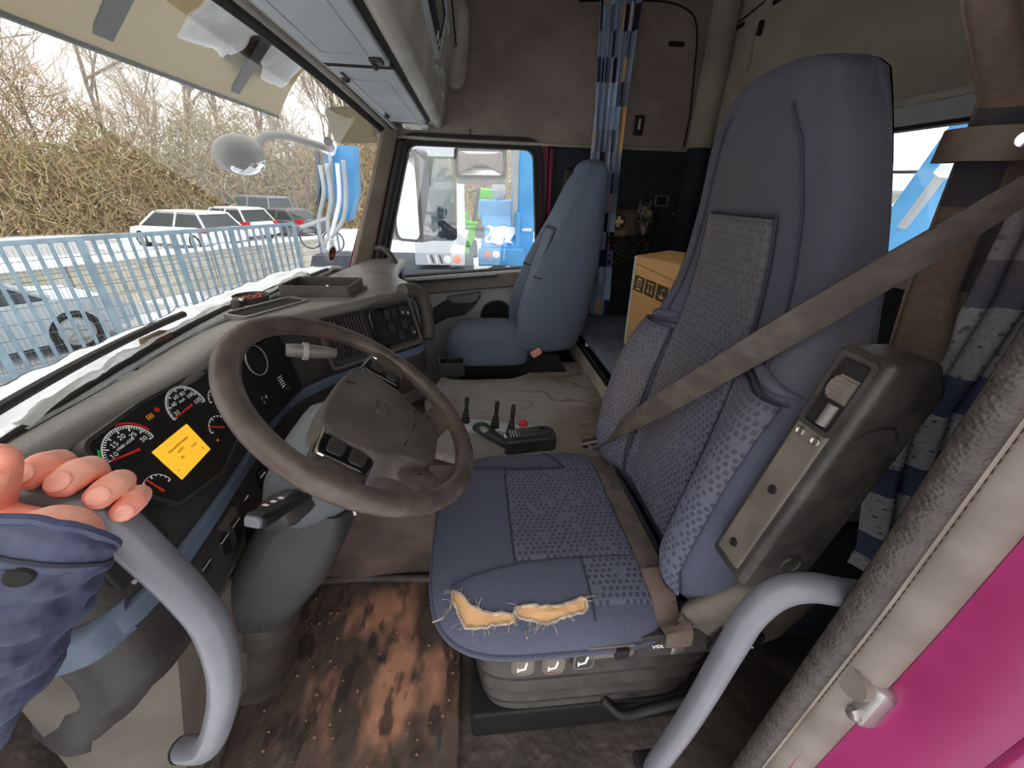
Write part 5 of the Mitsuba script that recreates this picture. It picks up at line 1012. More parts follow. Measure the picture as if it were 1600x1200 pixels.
obj('blade', tube([wo(y, .03 + .03 * math.sin((y - .5) * 2.2), .02) for y in np.linspace(.56, 1.30, 14)], .008, 8, 2), 'rubber', wp)
obj('arm', tube([wo(y, .07 + .12 * (y - .4) * (1.35 - y), .04) for y in np.linspace(.42, 1.1, 10)], .009, 8, 2), 'black', wp)
obj('clip', rbox(.03, .07, .022, .005, wo(.97, .065, .03)), mat('clip_brown', srgb(110, 86, 52), .5), wp)
wq = thing('wiper', 'black wiper blade with snow at the far side of the windscreen base', 'wiper')
obj('blade', tube([wo(y, .035, .02) for y in np.linspace(1.45, 2.05, 10)], .008, 8, 2), 'rubber', wq)
obj('arm', tube([wo(y, .02 + .08 * (y - 1.4) * (2.1 - y), .04) for y in np.linspace(1.4, 1.9, 10)], .009, 8, 2), 'black', wq)
def snowstrip(name, label, y0, y1, v0, w_, seed, o=.006):
    def fn(u, v):
        y = y0 + (y1 - y0) * u; n_ = meshkit.fbm(np.stack([y * 22, v * 3, 0 * y + seed], -1), 4, seed); wid = w_ * (.35 + 1.1 * meshkit.fbm(np.stack([y * 9, 0 * y, 0 * y + seed], -1), 3, seed)) * np.sin(np.pi * np.clip(u, .02, .98)) ** .4
        p = wscr((y - .2) / 2.04, v0 + wid * v); h = (.004 + .03 * n_) * np.sin(np.pi * np.clip(v, 0, 1)) ** .6
        p[0] -= o + h; p[2] += .4 * h; return p
    m_, _ = grid(fn, 130, 14); t_ = thing(name, label, 'snow', kind='stuff'); obj('clump', m_, 'snow_thin', t_, smooth=True)
snowstrip('snow_ridge', 'melting white snow lying along the near wiper blade', .60, 1.42, .045, .060, 3)
snowstrip('snow_patch', 'streaky snow sliding down the lower corner of the windscreen', .40, .95, -.02, .06, 7)
snowstrip('snow_clump', 'small white snow clump beside the far wiper', 1.5, 1.85, .03, .06, 11)
cw = thing('cowl_snow', 'white snow blanket on the cowl outside the windscreen', 'snow', kind='stuff')
m_, _ = slab(lambda u, v: (-.70 - .09 * (1 - ((.2 + 2 * u - 1.25)) ** 2) - .24 * v, .22 + 2.02 * u, .805 - .02 * v + .03 * meshkit.fbm(np.stack([u * 30, v * 5, 0 * u], -1), 4, 6)), 120, 16, .02); obj('blanket', m_, 'snow', cw, smooth=True)
# ------------------------------------------------------------------ outside: truck's own mirrors and visor
sv_ = thing('sun_visor', 'brown tinted exterior sun visor across the top of the windscreen', 'sun visor')
def vis(u, v):
    y = .15 + 2.15 * u; return np.stack([-.90 + .30 * v - .02 * np.sin(np.pi * u), y, 1.488 + .26 * v + .05 * np.sin(np.pi * v)])
obj('tinted_panel', grid(vis, 40, 10)[0], 'glass_visor', sv_, smooth=True)
obj('lower_edge', tube([vis(np.array(u), np.array(0.)) for u in np.linspace(0, 1, 20)], .007, 8, 1), 'black', sv_)
for y in (.55, 1.32, 1.92): obj('bracket', hull([(-.89, y - .03, 1.51), (-.89, y + .03, 1.51), (-.60, y - .07, 1.80), (-.60, y + .02, 1.80), (-.88, y - .03, 1.53), (-.88, y + .03, 1.53), (-.58, y - .07, 1.83), (-.58, y + .02, 1.83)]), 'black', sv_)
obj('end_wing', ext(soft([(-.69, 1.535), (-.46, 1.56), (-.445, 1.40), (-.66, 1.39)], .02), -.01, .01, fr((0, 2.33, 0), (1, 0, 0), (0, 0, 1))), mat('visor_tan', srgb(150, 140, 112), .5), sv_)
sn = thing('visor_snow', 'lumps of melting snow lying on the tinted visor', 'snow', kind='stuff')
m_, _ = slab(lambda u, v: (-.84 + .16 * v + .03 * np.sin(9 * u), 1.55 + .68 * u, 1.575 + .13 * v + .035 * np.clip(meshkit.fbm(np.stack([u * 9, v * 3, 0 * u], -1), 3, 3) - .25, 0, 1) + .0 * u), 60, 14, .01); obj('lump', m_, 'snow', sn, smooth=True)
fmr = thing('front_mirror', 'grey rounded close-proximity mirror on a curved arm ahead of the windscreen', 'mirror')
c0 = V(*(-1.05,2.168,1.319)); FM = fr(c0, unit(V(.25, 1, .12)), unit(V(.25, -.1, .95)))
obj('shell', tf(trimesh.creation.icosphere(3, 1), FM @ np.diag([.135, .082, .075, 1])), 'dash_pad', fmr, smooth=True)
obj('mirror_glass', tf(trimesh.creation.icosphere(3, 1), at2(FM, .006, -.028, .030) @ np.diag([.112, .050, .045, 1])), 'mirror', fmr, smooth=True)
obj('arm', tube([at2(FM, .10, .02, 0)[:3, 3], (-1.02,2.386,1.41), (-1,2.559,1.438), (-0.95,2.78,1.429), (-0.85,2.854,1.406), V(-.70, 2.34, 1.40)], .020, 10, 6), 'dash_pad', fmr, smooth=True)
smr = thing('side_mirror', 'tall grey door mirror seen through the front of the passenger window', 'mirror')
MM = fr((-0.384,2.62,1.147), unit(V(.75, -.45, 0)), (0, 0, 1))
obj('housing', pillow([(-.155, -.245), (.105, -.245), (.105, .255), (-.155, .255)], MM @ np.diag([1, 1, 1, 1]), -.10, .0, .05, 4), 'lid_grey', smr, smooth=50)
obj('rim', ext(rrect(.21, .50, .05, (0, .005)).difference(rrect(.18, .47, .04, (0, .005))), -.01, .008, MM), 'dash_pad', smr)
obj('mirror_glass', ext(rrect(.185, .475, .04, (0, .005)), -.004, .002, MM), 'mirror', smr)
kmr = thing('kerb_mirror', 'rounded wide-angle kerb mirror hanging above the passenger window', 'mirror')
KK = fr((0.064,2.5,1.339), unit(V(1, -.04, .02)), unit(V(0, .35, .94)))
obj('housing', pillow([(-.145, -.085), (.145, -.085), (.15, .085), (-.15, .085)], KK, -.07, .0, .04, 4), 'dash_pad', kmr, smooth=50)
obj('rim', ext(rrect(.295, .172, .035).difference(rrect(.262, .14, .028)), -.01, .010, KK), 'dash_dark', kmr)
obj('mirror_glass', pillow([(-.128, -.067), (.128, -.067), (.128, .067), (-.128, .067)], KK, -.01, .004, .006, 3, .012), 'mirror', kmr, smooth=True)
obj('stay', tube([at2(KK, 0, .08, -.03)[:3, 3], at2(KK, .0, .20, -.12)[:3, 3]], .018, 8, 1), 'dash_dark', kmr)
# ------------------------------------------------------------------ yard, fence, parked cars
GZ = -1.35
def ground_col(p, n, uv):
    a = fbm(p.x * .35, p.y * .35, 0, octaves=4); near = smoothstep(.50, .60, a)
    return mix(srgb(236, 240, 244), srgb(150, 152, 156), near * .8)
mat('ground_cover', proc(ground_col), .9)
obj('ground', slab(lambda u, v: (-80 + 160 * u, -30 + 130 * v, GZ + .05 * meshkit.fbm(np.stack([u * 60, v * 50, 0 * u], -1), 3, 2)), 120, 100, .2)[0], 'ground_cover', smooth=True); labels['ground'] = {'kind': 'structure'}
fe = V(.48, .877, 0); fe = unit(fe); fn_ = V(-fe[1], fe[0], 0); F0 = V(-6.2, 5.5, 0)
FP = lambda s_, z, o=0.: F0 + fe * s_ + fn_ * o + V(0, 0, z)
mat('fence_paint', noise_col(srgb(120, 142, 158), srgb(136, 158, 174), 6), .5)
mat('fence_wire', srgb(112, 124, 132), .5)
fen = thing('fence', 'blue-grey steel bar fence running across in front of the truck', 'fence')
FZM = fr((0, 0, 0), fe, (0, 0, 1))
def fbar(s_, w_, d_, z0, z1): return rbox(w_, d_, z1 - z0, .008, (0, 0, 0), fr(FP(s_, (z0 + z1) / 2), fe, fn_), n=1)
obj('top_rail', fbar(.95, 7.5, .05, .385, .45), 'fence_paint', fen); obj('bottom_rail', fbar(.95, 7.5, .05, -1.27, -1.20), 'fence_paint', fen)
ps_ = [-2.6, -1.35, -.1, 1.15, 2.35, 3.35, 4.10, 4.75]
for a, b in zip(ps_[:-1], ps_[1:]):
    obj('post', fbar(a, .085, .06, GZ, .40), 'fence_paint', fen)
    n_ = max(4, int(round((b - a) / .148)))
    for k in range(1, n_): obj('bar', fbar(a + (b - a) * k / n_, .046, .03, -1.22, .40), 'fence_paint', fen)
obj('post', fbar(ps_[-1], .085, .06, GZ, .40), 'fence_paint', fen)
msh = thing('wire_fence', 'thin welded wire mesh fence behind the blue-grey bar fence', 'fence')
def fwire(a, b, r=.0035): return tube([a, b], r, 4, 1)
obj('mesh_wires', [fwire(FP(-2.6, z, .25), FP(6.2, z, .25), .005) for z in np.arange(-1.25, .31, .2)] + [fwire(FP(s_, -1.3, .25), FP(s_, .32, .25), .0028) for s_ in np.arange(-2.6, 6.2, .055)], 'fence_wire', msh, kind='stuff')
for s_ in (4.95, 5.6, 6.2): obj('post', tf(rbox(.05, .04, 1.8, .008, n=1), fr(FP(s_, -.45, .25), fe, fn_)), 'fence_paint', msh)
lw = thing('low_wall', 'low beige concrete-panel wall with snow on top behind the fence', 'wall')
mat('concrete', noise_col(srgb(196, 192, 180), srgb(212, 208, 198), 3, 4), .9)
WM = fr(FP(0, 0, 3.4), fe, fn_)
for k in range(8):
    for j in range(4): obj('panel', rbox(1.38, .16, .235, .012, (0, 0, 0), fr(FP(-1.5 + 1.4 * k, GZ + .12 + .245 * j, 3.4), fe, fn_), n=1), 'concrete', lw)
m_, _ = slab(lambda u, v: np.moveaxis(F0 + fe * (-2.2 + 11.2 * u)[..., None] + fn_ * (3.25 + .4 * v)[..., None] + np.stack([0 * u, 0 * u, -.385 + .09 * np.sin(np.pi * v) * (.5 + meshkit.fbm(np.stack([u * 30, v * 2, 0 * u], -1), 3, 5))], -1), -1, 0), 120, 8, .02)
ws = thing('wall_snow', 'strip of white snow along the top of the low beige wall', 'snow', kind='stuff'); obj('snow_cap', m_, 'snow', ws, smooth=True)
mat('car_white', srgb(236, 238, 240), .25, clearcoat=.6); mat('car_grey', srgb(112, 112, 116), .3, clearcoat=.6); mat('car_van', srgb(150, 152, 158), .35); mat('car_pale', srgb(206, 216, 224), .35)
mat('car_glass', srgb(70, 78, 84), .08); mat('tail_red', srgb(200, 30, 40), .3); mat('tyre', srgb(34, 34, 36), .8); mat('alloy', srgb(176, 172, 166), .4)
def car(name, label, pos, ang, paint, L=4.5, W_=1.8, H_=1.48, kind='estate', group=None):
    t = thing(name, label, 'car', group); M = mv(*pos) @ rot('z', ang)             # local +x is the nose
    w = W_ / 2; hb = .92 if kind != 'van' else 1.05
    low = [(x, s_ * w * k, z) for s_ in (-1, 1) for x, z, k in ((-L / 2, .35, .93), (-L / 2 + .03, .75, .96), (-L / 2 + .10, hb, .93), (L / 2 - .9, hb - .06, .94), (L / 2 - .25, .78, .88), (L / 2, .55, .8), (L / 2, .30, .8), (L / 2 - .5, .22, .97), (-L / 2 + .4, .22, .97), (0, .60, 1.0), (-L / 2 + .6, .6, 1.0), (L / 2 - .8, .58, .99))]
    obj('body', tf(hull(low), M), paint, t, smooth=30)
    xr, xf, rr_, rf = {'estate': (-L / 2 + .12, L / 2 - .95, -L / 2 + .55, L / 2 - 1.75), 'sedan': (-L / 2 + .55, L / 2 - 1.0, -L / 2 + 1.25, L / 2 - 1.9), 'van': (-L / 2 + .06, L / 2 - .55, -L / 2 + .2, L / 2 - 1.2)}[kind]
    gl = [(x, s_ * w * k, z) for s_ in (-1, 1) for x, z, k in ((xr, hb - .02, .90), (xf, hb - .04, .90), (rr_, H_ - .05, .70), (rf, H_ - .05, .70))]
    obj('glasshouse', tf(hull(gl), M), 'car_glass', t)
    ro = [(x, s_ * w * k, z) for s_ in (-1, 1) for x, z, k in ((rr_ - .08, H_ - .10, .735), (rf + .08, H_ - .09, .735), (rr_ + .05, H_, .60), (rf - .1, H_, .60))]
    obj('roof', tf(hull(ro), M), paint, t, smooth=30)
    for s_ in (-1, 1):
        for (xa, xb) in ((xr + .02, rr_), (xf, rf), ((xr + xf) / 2 - .1, (rr_ + rf) / 2 - .05)): obj('pillar', tf(tube([(xa, s_ * w * .905, hb - .03), (xb, s_ * w * .725, H_ - .06)], .045, 6, 1), M), paint, t)
        obj('tail_lamp', tf(hull([(-L / 2 + .02 + dx, s_ * w * k, z) for dx, k in ((0, .99), (.05, .70), (.35, 1.0), (.02, .75)) for z in (.72, .93)]), M), 'tail_red', t)
        for x in (-L / 2 + .78, L / 2 - .85):
            wh = obj('wheel', lathe([(.0, -.10), (.30, -.10), (.335, -.07), (.335, .07), (.30, .10), (.23, .10), (.22, .06), (0, .06)], 28, M @ fr((x, s_ * (w - .10), .335), (1, 0, 0), (0, 0, 1)) @ (np.eye(4) if s_ < 0 else rot('x', 180))), 'tyre', t)
            WH = M @ fr((x, s_ * (w - .10), .335), (1, 0, 0), (0, 0, 1)) @ (np.eye(4) if s_ < 0 else rot('x', 180))
            obj('alloy_rim', [lathe([(.19, .05), (.225, .05), (.228, .095), (.205, .10), (.19, .07)], 28, WH), lathe([(0, .05), (.05, .05), (.05, .085), (0, .09)], 14, WH)] + [tf(rbox(.17, .04, .03, .006, (.12, 0, .07), n=1), WH @ rot('z', 72 * k)) for k in range(5)], 'alloy', wh)
    return t
def gdir(px_dir, d): return (px_dir[0] * d, px_dir[1] * d, GZ)
for (nm, lab, px, d_, an, pa, L, H_, kd) in (('car', 'white estate car parked at the left end of the row behind the fence', (-9.75,15.27,0), 22.6, 158, 'car_white', 4.6, 1.48, 'estate'), ('car', 'white hatchback parked second in the row behind the fence', (-8.721,16.291,0), 25.2, 155, 'car_white', 4.1, 1.52, 'estate'),
        ('car', 'pale grey van parked behind the second white car', (-8.742,18.253,0), 29.5, 150, 'car_van', 4.8, 1.95, 'van'), ('car', 'dark grey saloon parked at the right end of the row', (-7.216,17.207,0), 26.5, 150, 'car_grey', 4.5, 1.42, 'sedan')):
    v_ = unit(V(px[0], px[1], 0)); car(nm, lab, (v_[0] * d_, v_[1] * d_, GZ), an, pa, L=L, H_=H_, kind=kd)
wc = FP(.95, 0, .80)
car('car', 'pale blue-grey car standing close behind the fence at the left, dark wheel showing', (*(wc - fe * 1.45 + fn_ * .75)[:2], GZ), math.degrees(math.atan2(fe[1], fe[0])), 'car_pale', L=4.5, H_=1.5)
# ------------------------------------------------------------------ winter thicket
mat('bark', noise_col(srgb(140, 126, 110), srgb(168, 154, 138), 5), .9); mat('bark_pale', noise_col(srgb(150, 136, 116), srgb(186, 172, 150), 5), .9)
mat('bank', noise_col(srgb(158, 140, 114), srgb(178, 166, 132), 1.2, 4), .95)
for nm, a_ in (('twig_brown', (172, 150, 124)), ('twig_olive', (160, 152, 112)), ('twig_ochre', (190, 164, 126)), ('twig_pale', (222, 216, 204))): mat(nm, srgb(*a_), .95)
def bank(u, v):
    a = np.radians(178 - 118 * u); r = 31 + 22 * v; n_ = meshkit.fbm(np.stack([u * 24, v * 6, 0 * u], -1), 4, 9)
    return np.stack([r * np.cos(a), r * np.sin(a), GZ - .3 + 4.4 * v ** .8 + 2.6 * (n_ - .4) * np.clip(v * 3, 0, 1)])
obj('hillside', slab(bank, 140, 24, .3)[0], 'bank', smooth=True); labels['hillside'] = {'kind': 'structure'}
def twigs(n, seed, z_hi, L0, L1, w0):
    r = np.random.default_rng(seed); u = r.random(n); a = np.radians(178 - 118 * u); d = 29.5 + 12 * r.random(n) ** 1.4
    lump = meshkit.fbm(np.stack([np.cos(a) * 14, np.sin(a) * 14, np.full(n, seed * 1.)], 1), 3, seed); z = GZ + r.random(n) ** 1.35 * z_hi * (.45 + 1.0 * lump)
    p = np.stack([d * np.cos(a), d * np.sin(a), z], 1); dr_ = r.normal(size=(n, 3)); dr_[:, 2] = np.abs(dr_[:, 2]) * 1.1 + .25; dr_ /= np.linalg.norm(dr_, axis=1, keepdims=True); L = (L0 + (L1 - L0) * r.random(n))[:, None]
    sd = np.cross(dr_, p / np.linalg.norm(p, axis=1, keepdims=True)); sd /= np.linalg.norm(sd, axis=1, keepdims=True) + 1e-9; q = np.cross(sd, dr_)
    w_ = w0 * (.6 + .8 * r.random(n))[:, None]; v = np.stack([p + sd * w_, p - sd * w_, p + q * w_, p + dr_ * L], 1).reshape(-1, 3); k = np.arange(n)[:, None] * 4
    return tm(v, np.concatenate([k + [0, 1, 3], k + [1, 2, 3], k + [2, 0, 3]]))
th_ = thing('thicket', 'dense brown and olive winter scrub on the bank behind the parked cars', 'bushes', kind='stuff')
for k, (m_, n_, z_, a_, b_, w_) in enumerate((('twig_brown', 42000, 6.4, .4, 1.3, .022), ('twig_olive', 34000, 5.6, .3, .9, .040), ('twig_ochre', 22000, 5.2, .3, 1.0, .030), ('twig_pale', 9000, 7.4, .3, 1.1, .018), ('twig_brown', 9000, 9.0, .8, 2.2, .014))): obj('scrub', twigs(n_, 20 + k, z_, a_, b_, w_), m_, th_, smooth=False, kind='stuff')
def snow_bits(n, seed):
    r = np.random.default_rng(seed); a = np.radians(178 - 112 * r.random(n)); d = 28.6 + 7 * r.random(n); s_ = .015 + .045 * r.random(n) ** 3
    p = np.stack([d * np.cos(a), d * np.sin(a), GZ + 9.5 * r.random(n) ** 1.1], 1); o = np.array([(1, 0, 0), (-.5, .87, 0), (-.5, -.87, 0), (0, 0, 1.2)])
    v = (p[:, None] + o[None] * s_[:, None, None]).reshape(-1, 3); k = np.arange(n)[:, None] * 4
    return tm(v, np.concatenate([k + [0, 2, 1], k + [0, 1, 3], k + [1, 2, 3], k + [2, 0, 3]]))
obj('clinging_snow', snow_bits(11000, 5), 'snow', th_, smooth=False, kind='stuff')
def tree_mesh(seed, H_):
    r = np.random.default_rng(seed); tr, br = [], []
    def limb(p, d, L, rad, lev, out):
        n = 5 if lev < 2 else 3; pts = [p]; dd = d
        for k in range(n): dd = unit(dd + r.normal(size=3) * .13 + V(0, 0, .05 * lev)); pts.append(pts[-1] + dd * L / n)
        out.append(sweep(np.array(pts), circ(rad, 5 if lev < 2 else 3), scale=np.linspace(1, .35, n + 1), caps=False))
        if lev < 4:
            for k in range((7, 6, 5, 4)[lev]):
                t = .25 + .75 * (k + r.random()) / 7 if lev == 0 else .2 + .8 * r.random(); i = min(int(t * n), n - 1); b = np.array(pts[i]) * (1 - (t * n - i)) + np.array(pts[i + 1]) * (t * n - i)
                e = unit(dd + r.normal(size=3) * (.42 if lev == 0 else .6)); e[2] = abs(e[2]) * .8 + .12; limb(b, unit(e), L * (.50 + .2 * r.random()), rad * .46, lev + 1, br)
    limb(V(0, 0, 0), unit(V(r.normal() * .08, r.normal() * .08, 1)), H_, .012 * H_ + .03, 0, tr)
    return cat(tr), cat(br)
protos = [tuple(mikit.ply(m_, b_, smooth=False) for m_ in tree_mesh(40 + k, h_)) for k, (h_, b_) in enumerate(((9.5, 'bark'), (8.0, 'bark_pale'), (11., 'bark'), (7., 'bark_pale')))]
kinds_ = ('tall grey-barked bare tree standing in the scrub on the bank', 'slender pale-barked bare tree rising out of the brown scrub', 'very tall dark bare tree with steep branches behind the scrub', 'short pale bare tree spreading thin branches over the scrub')
rt = np.random.default_rng(77)
for k in range(34):
    a = math.radians(171 - 3.15 * k + rt.normal() * 1.2); d_ = 30 + 9 * rt.random(); kk = k % 4
    t = thing('bare_tree', kinds_[kk], 'tree', 'bare trees: ' + kinds_[kk].split(' standing')[0].split(' rising')[0].split(' with')[0].split(' spreading')[0])
    X_ = T().translate([d_ * math.cos(a), d_ * math.sin(a), GZ + .3]).rotate([0, 0, 1], 360 * rt.random()).scale(.85 + .4 * rt.random())
    for part, pl in zip(('trunk', 'branches'), protos[kk]): scene[f'{t}__{part}'] = {**pl, 'to_world': X_}
    labels[f'{t}__branches'] = {'kind': 'stuff'}
# ------------------------------------------------------------------ machines beside the truck
mat('machine_blue', noise_col(srgb(74, 152, 210), srgb(92, 166, 222), 2), .45); mat('machine_white', srgb(206, 210, 216), .5); mat('machine_green', srgb(104, 204, 70), .5); mat('machine_dark', srgb(74, 82, 94), .7); mat('lamp_orange', srgb(226, 110, 70), .4)
scene['cab_glass'] = {'type': 'thindielectric', 'int_ior': 1.5, 'specular_transmittance': rgb(.62, .74, .76)}
ex = thing('white_excavator', 'white excavator cab with a tall window seen through the passenger window', 'excavator')
Y7 = fr((0, 7.0, 0), (1, 0, 0), (0, 0, 1))
cabp = rrect(.84, 1.62, .05, (-.52, 1.03)); gl = soft([(-.885, 1.66), (-.20, 1.66), (-.23, .47), (-.29, .42), (-.80, .42), (-.86, .50)], .04)
obj('front_frame', ext(cabp.difference(gl), -.06, .02, Y7), 'machine_white', ex)
for x in (-.92, -.13): obj('side_frame', box2((x - .02, 7.0, .30), (x + .02, 8.2, .85), .01), 'machine_white', ex); obj('rear_post', box2((x - .03, 8.14, .3), (x + .03, 8.2, 1.82), .01), 'machine_white', ex)
obj('roof', box2((-.96, 6.96, 1.80), (-.08, 8.25, 1.87), .02), 'machine_white', ex)
obj('windscreen', ext(gl.buffer(.01), -.03, -.028, Y7), 'cab_glass', ex)
obj('window_divider', box2((-.87, 6.985, .74), (-.22, 7.01, .765), .004), 'machine_dark', ex)
obj('operator_seat', hull(np.vstack([np.array(trimesh.creation.icosphere(2, 1).vertices) * (r_, .08, q) + p for p, r_, q in ((V(-.52, 7.7, .75), .22, .1), (V(-.52, 7.75, 1.25), .20, .12), (V(-.52, 7.75, 1.5), .10, .1))])), mat('seat_grey', srgb(120, 134, 140), .8), ex, smooth=True)
obj('floor_box', hull([(-.84, 7.1, .30), (-.2, 7.1, .30), (-.75, 7.6, .72), (-.30, 7.6, .72), (-.84, 8.2, .30), (-.2, 8.2, .3), (-.75, 7.9, .72), (-.3, 7.9, .72)]), 'machine_dark', ex)
bm = obj('bumper', rbox(.84, .5, .20, .02, (-.53, 7.2, .13)), mat('machine_grey', srgb(168, 174, 184), .5), ex)
for k in range(4): obj('stripe', ext([(-.72 + .07 * k, .06), (-.69 + .07 * k, .06), (-.73 + .07 * k, .20), (-.76 + .07 * k, .20)], 0, .006, fr((0, 6.95, 0), (1, 0, 0), (0, 0, 1))), 'machine_dark' if k % 2 else 'white', bm)
for x, c_ in ((-.40, 'white'), (-.24, 'lamp_orange')): obj('lamp', tf(lathe([(0, .02), (.06, .016), (.068, 0), (0, -.01)], 20), fr((x, 6.95, .13), (1, 0, 0), (0, 0, 1))), c_, bm)
obj('undercarriage', hull([(-1.9, 7.0, -.05), (.05, 7.0, -.05), (-1.9, 9.0, -.05), (.05, 9, -.05), (-1.7, 7.0, -1.2), (0, 7.0, -1.2), (-1.7, 9, -1.2), (0, 9, -1.2)]), 'machine_dark', ex)
for x in (-.83, -.2): obj('work_lamp', rbox(.08, .08, .08, .02, (x, 6.95, 1.92)), 'lid_grey', ex)
sm = thing('snow_mound', 'grey-white snow heap below the white excavator cab', 'snow', kind='stuff')
m_, _ = slab(lambda u, v: (-2.2 + 2.6 * u, 5.4 + 1.4 * v, GZ + .05 + np.sin(np.pi * u) ** .7 * np.sin(np.pi * v) ** .7 * (.75 + .5 * meshkit.fbm(np.stack([u * 6, v * 4, 0 * u], -1), 3, 12))), 50, 30, .05); obj('heap', m_, 'snow', sm, smooth=True)
gr = thing('green_machine', 'bright green machine arm between the white cab and the blue machine', 'machine')
def strut(a, b, w_, m_, p, name): a, b = V(*a), V(*b); return obj(name, rbox(w_, w_, np.linalg.norm(b - a) + w_, .015, (0, 0, 0), fr((a + b) / 2, np.cross(unit(b - a), (.3, 1, .1)), np.cross(unit(b - a), np.cross(unit(b - a), (.3, 1, .1)))), n=1), m_, p)
A9 = [(0.013,9,1.172),(0.186,9,1.225),(0.452,9,1.208),(0.454,9,0.818),(-0.091,9,0.742),(-0.15,9,0.552),(0.068,9,0.531),(-0.006,9,0.231),(-0.112,9,-0.107),(0.087,9,-0.077),(0.062,9,0.165)]
strut(A9[4], A9[5], .10, 'machine_green', gr, 'arm'); strut(A9[5], A9[6], .16, 'machine_green', gr, 'bracket'); strut(A9[6], A9[7], .14, 'machine_green', gr, 'arm'); strut(A9[7], A9[8], .13, 'machine_green', gr, 'arm'); strut(A9[10], A9[9], .12, 'machine_dark', gr, 'ram')
strut(A9[0] , A9[1], .05, 'machine_dark', gr, 'hose'); strut(V(*(0.34,11,1.16)), V(*(0.585,11,1.138)), .20, 'machine_green', gr, 'beam'); strut(V(*(0.34,11,1.131)), V(*(0.321,11,0.697)), .12, 'machine_green', gr, 'beam'); strut(A9[1], A9[6], .07, 'machine_dark', gr, 'ram')
B9 = [(-0.038,9,0.057),(-0.053,9,-0.669),(0.122,9,-0.668)]; strut(B9[0], B9[1], .14, 'machine_dark', gr, 'leg')
bl = thing('blue_machine', 'blue machine hood dusted with snow beside the green arm', 'machine')
Y9 = fr((0, 9.0, 0), (1, 0, 0), (0, 0, 1))
obj('rear_hood', box2((.20, 9.5, .60), (1.15, 10.6, 1.02), .06), 'machine_blue', bl)
obj('slope_hood', hull([(.28, 9.55, .75), (1.0, 9.55, .75), (.22, 8.9, .12), (1.05, 8.9, .12), (.22, 8.9, -.1), (1.05, 8.9, -.1), (.28, 9.9, .75), (1.0, 9.9, .75), (.28, 9.9, -.1), (1.0, 9.9, -.1)]), 'machine_blue', bl)
obj('hood_snow', slab(lambda u, v: (.36 + .58 * u + .06 * np.sin(6 * v), 9.24 - .30 * v + .05 * np.sin(11 * u), .49 - .33 * v + .03 * np.sin(9 * u) * np.sin(7 * v)), 24, 14, .03)[0], 'snow', bl, smooth=True)
obj('side_rail', box2((.98, 8.9, -.1), (1.06, 9.8, .80), .02), 'machine_blue', bl)
obj('bumper', box2((.16, 8.75, -.28), (1.15, 8.95, .08), .03), 'machine_blue', bl)
for x, c_ in ((.36, 'lamp_orange'), (.54, 'white')): obj('lamp', tf(lathe([(0, .02), (.07, .016), (.078, 0), (0, -.01)], 20), fr((x, 8.75, -.03), (1, 0, 0), (0, 0, 1))), c_, bl)
obj('exhaust_dome', tf(trimesh.creation.icosphere(2, 1), mv(.66, 9.9, 1.22) @ np.diag([.16, .16, .22, 1])), 'lid_grey', bl, smooth=True)
obj('mirror', rbox(.20, .05, .26, .03, (.20, 8.8, .42)), 'machine_dark', bl)
obj('tyre', tf(lathe([(0, -.2), (.40, -.2), (.5, -.12), (.5, .12), (.40, .2), (0, .2)], 24), fr((.62, 8.6, -.75), (1, 0, 0), (0, 0, 1))), 'tyre', bl)
bp = thing('blue_boom', 'upright blue boom at the rear edge of the passenger window', 'crane boom')
obj('boom_box', box2((1.05, 9.2, -.8), (1.42, 9.7, 2.6), .03), 'machine_blue', bp); obj('boom_face', box2((.93, 9.25, -.8), (1.06, 9.65, 2.6), .02), 'lid_grey', bp)
obj('boom_step', rbox(.22, .06, .06, .01, (1.25, 9.16, .45)), 'white', bp)
b2 = thing('blue_crane', 'blue crane column with hanging pale hoses beyond the windscreen corner', 'crane')
C7 = [(-2.313,7.5,1.792),(-1.848,7.5,1.791),(-1.917,7.5,1.123),(-2.091,7.5,0.67),(-2.37,7.5,0.664),(-2.417,7.5,1.109)]
obj('column', hull([p for a in C7 for p in (V(*a), V(*a) + V(0, .35, 0))]), 'machine_blue', b2)
strut((-2.364,7.4,1.815), (-2.204,7.4,1.734), .16, 'snow', b2, 'snow_cap'); strut((-2.403,7.4,1.657), (-2.521,7.4,0.816), .07, 'machine_dark', b2, 'ram'); strut((-2.193,7.35,1.705), (-2.284,7.35,0.775), .05, 'lid_grey', b2, 'ram')
for k, px in enumerate((((-2.329,7.2,1.49), (-2.34,7.2,1.112), (-2.509,7.2,0.631), (-2.49,7.2,0.173)), ((-2.228,7.2,1.519), (-2.247,7.2,1.022), (-2.366,7.2,0.634), (-2.351,7.2,0.123)), ((-2.063,7.2,1.525), (-2.116,7.2,1.025), (-2.263,7.2,0.636), (-2.438,7.2,0.227)), ((-1.968,7.2,1.572), (-2.001,7.2,1.122), (-2.121,7.2,0.688), (-2.502,7.2,0.277)), ((-2.318,7.2,0.733), (-2.48,7.2,0.681), (-2.611,7.2,0.629), (-2.805,7.2,0.575)))): obj('hose', tube(px, .035, 7, 8), 'lid_grey' if k != 2 else 'snow', b2, smooth=True)
for k, px in enumerate(((-2.695,7.2,0.407), (-2.332,7.2,0.353))): obj('cable_loop', tube([V(*px) + .17 * V(math.cos(t), .2, math.sin(t)) for t in np.arange(8) * math.pi / 4], .012, 6, 6, True), 'machine_dark', b2, smooth=True)
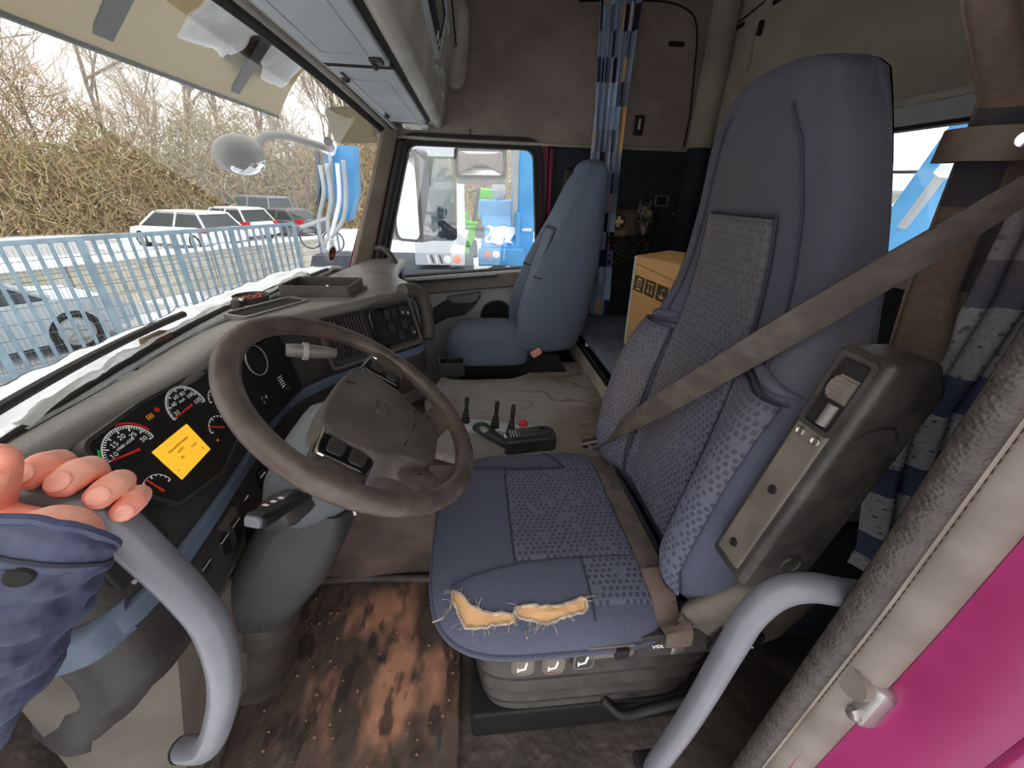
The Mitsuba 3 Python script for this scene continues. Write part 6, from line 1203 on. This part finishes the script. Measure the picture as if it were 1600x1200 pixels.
obj('base', hull([p for a in [(-2.861,7.6,0.058),(-2.052,7.6,0.069),(-1.944,7.6,-0.393),(-3.041,7.6,-0.402)] for p in (V(*a), V(*a) + V(0, .6, 0))]), 'machine_dark', b2)
# through the rear window
wh = thing('warehouse', 'long pale grey low-pitched warehouse seen through the rear window', 'building')
WD, WN = unit(V(.66, -.74, 0)), unit(V(.74, .66, 0)); W0 = V(12.6, 31.1, 0)
for k in range(12): obj('wall_panel', rbox(2.42, .2, 3.1, .01, (0, 0, 0), fr(W0 + WD * (1.2 + 2.45 * k) + V(0, 0, .2), WD, WN), n=1), 'concrete', wh)
obj('roof', hull([W0 + WD * s_ + WN * o_ + V(0, 0, z_) for s_ in (-.3, 29.7) for o_, z_ in ((-.5, 1.7), (-.5, 1.8), (6, 3.05), (12, 1.8), (12, 1.7))]), mat('roof_pale', srgb(206, 210, 212), .8), wh)
obj('roof_gutter', tube([W0 - WD * .3 - WN * .55 + V(0, 0, 1.7), W0 + WD * 29.7 - WN * .55 + V(0, 0, 1.7)], .12, 8, 1), 'machine_grey', wh)
rc = thing('blue_loading_boom', 'blue crane boom with a grey ram slanting up past the rear window', 'crane boom')
RB = [V(*p) for p in [(6,5.295,0.561),(6,5.168,1.313),(6,4.808,2.116)]]; strut(RB[0], RB[2], .42, 'machine_blue', rc, 'boom_box')
strut(V(*(5.75,5.007,0.948)), V(*(5.75,4.8,1.609)), .09, 'machine_grey', rc, 'ram'); strut(V(*(5.75,4.801,1.582)), V(*(5.75,4.732,1.751)), .14, 'snow', rc, 'ram_head')
strut(V(*(6.3,5.652,0.929)), V(*(6.3,5.339,1.652)), .07, 'machine_dark', rc, 'hose')
ym = thing('snowy_machine', 'snow-covered white machinery below the slanting blue boom outside the rear window', 'machine')
for k, px in enumerate(((7,6.244,1.047), (7,5.465,0.913), (7,5.364,1.134), (7,5.641,0.528), (7,5.128,0.729))): obj('housing', rbox(.7, .5, .5, .08, V(*px) + V(0, 0, -.1)), 'snow' if k % 2 == 0 else 'machine_grey', ym)
obj('frame', rbox(1.6, 3.0, 1.6, .05, V(*(7.4,5.758,0.269)) + V(0, 0, -.9)), 'machine_dark', ym)
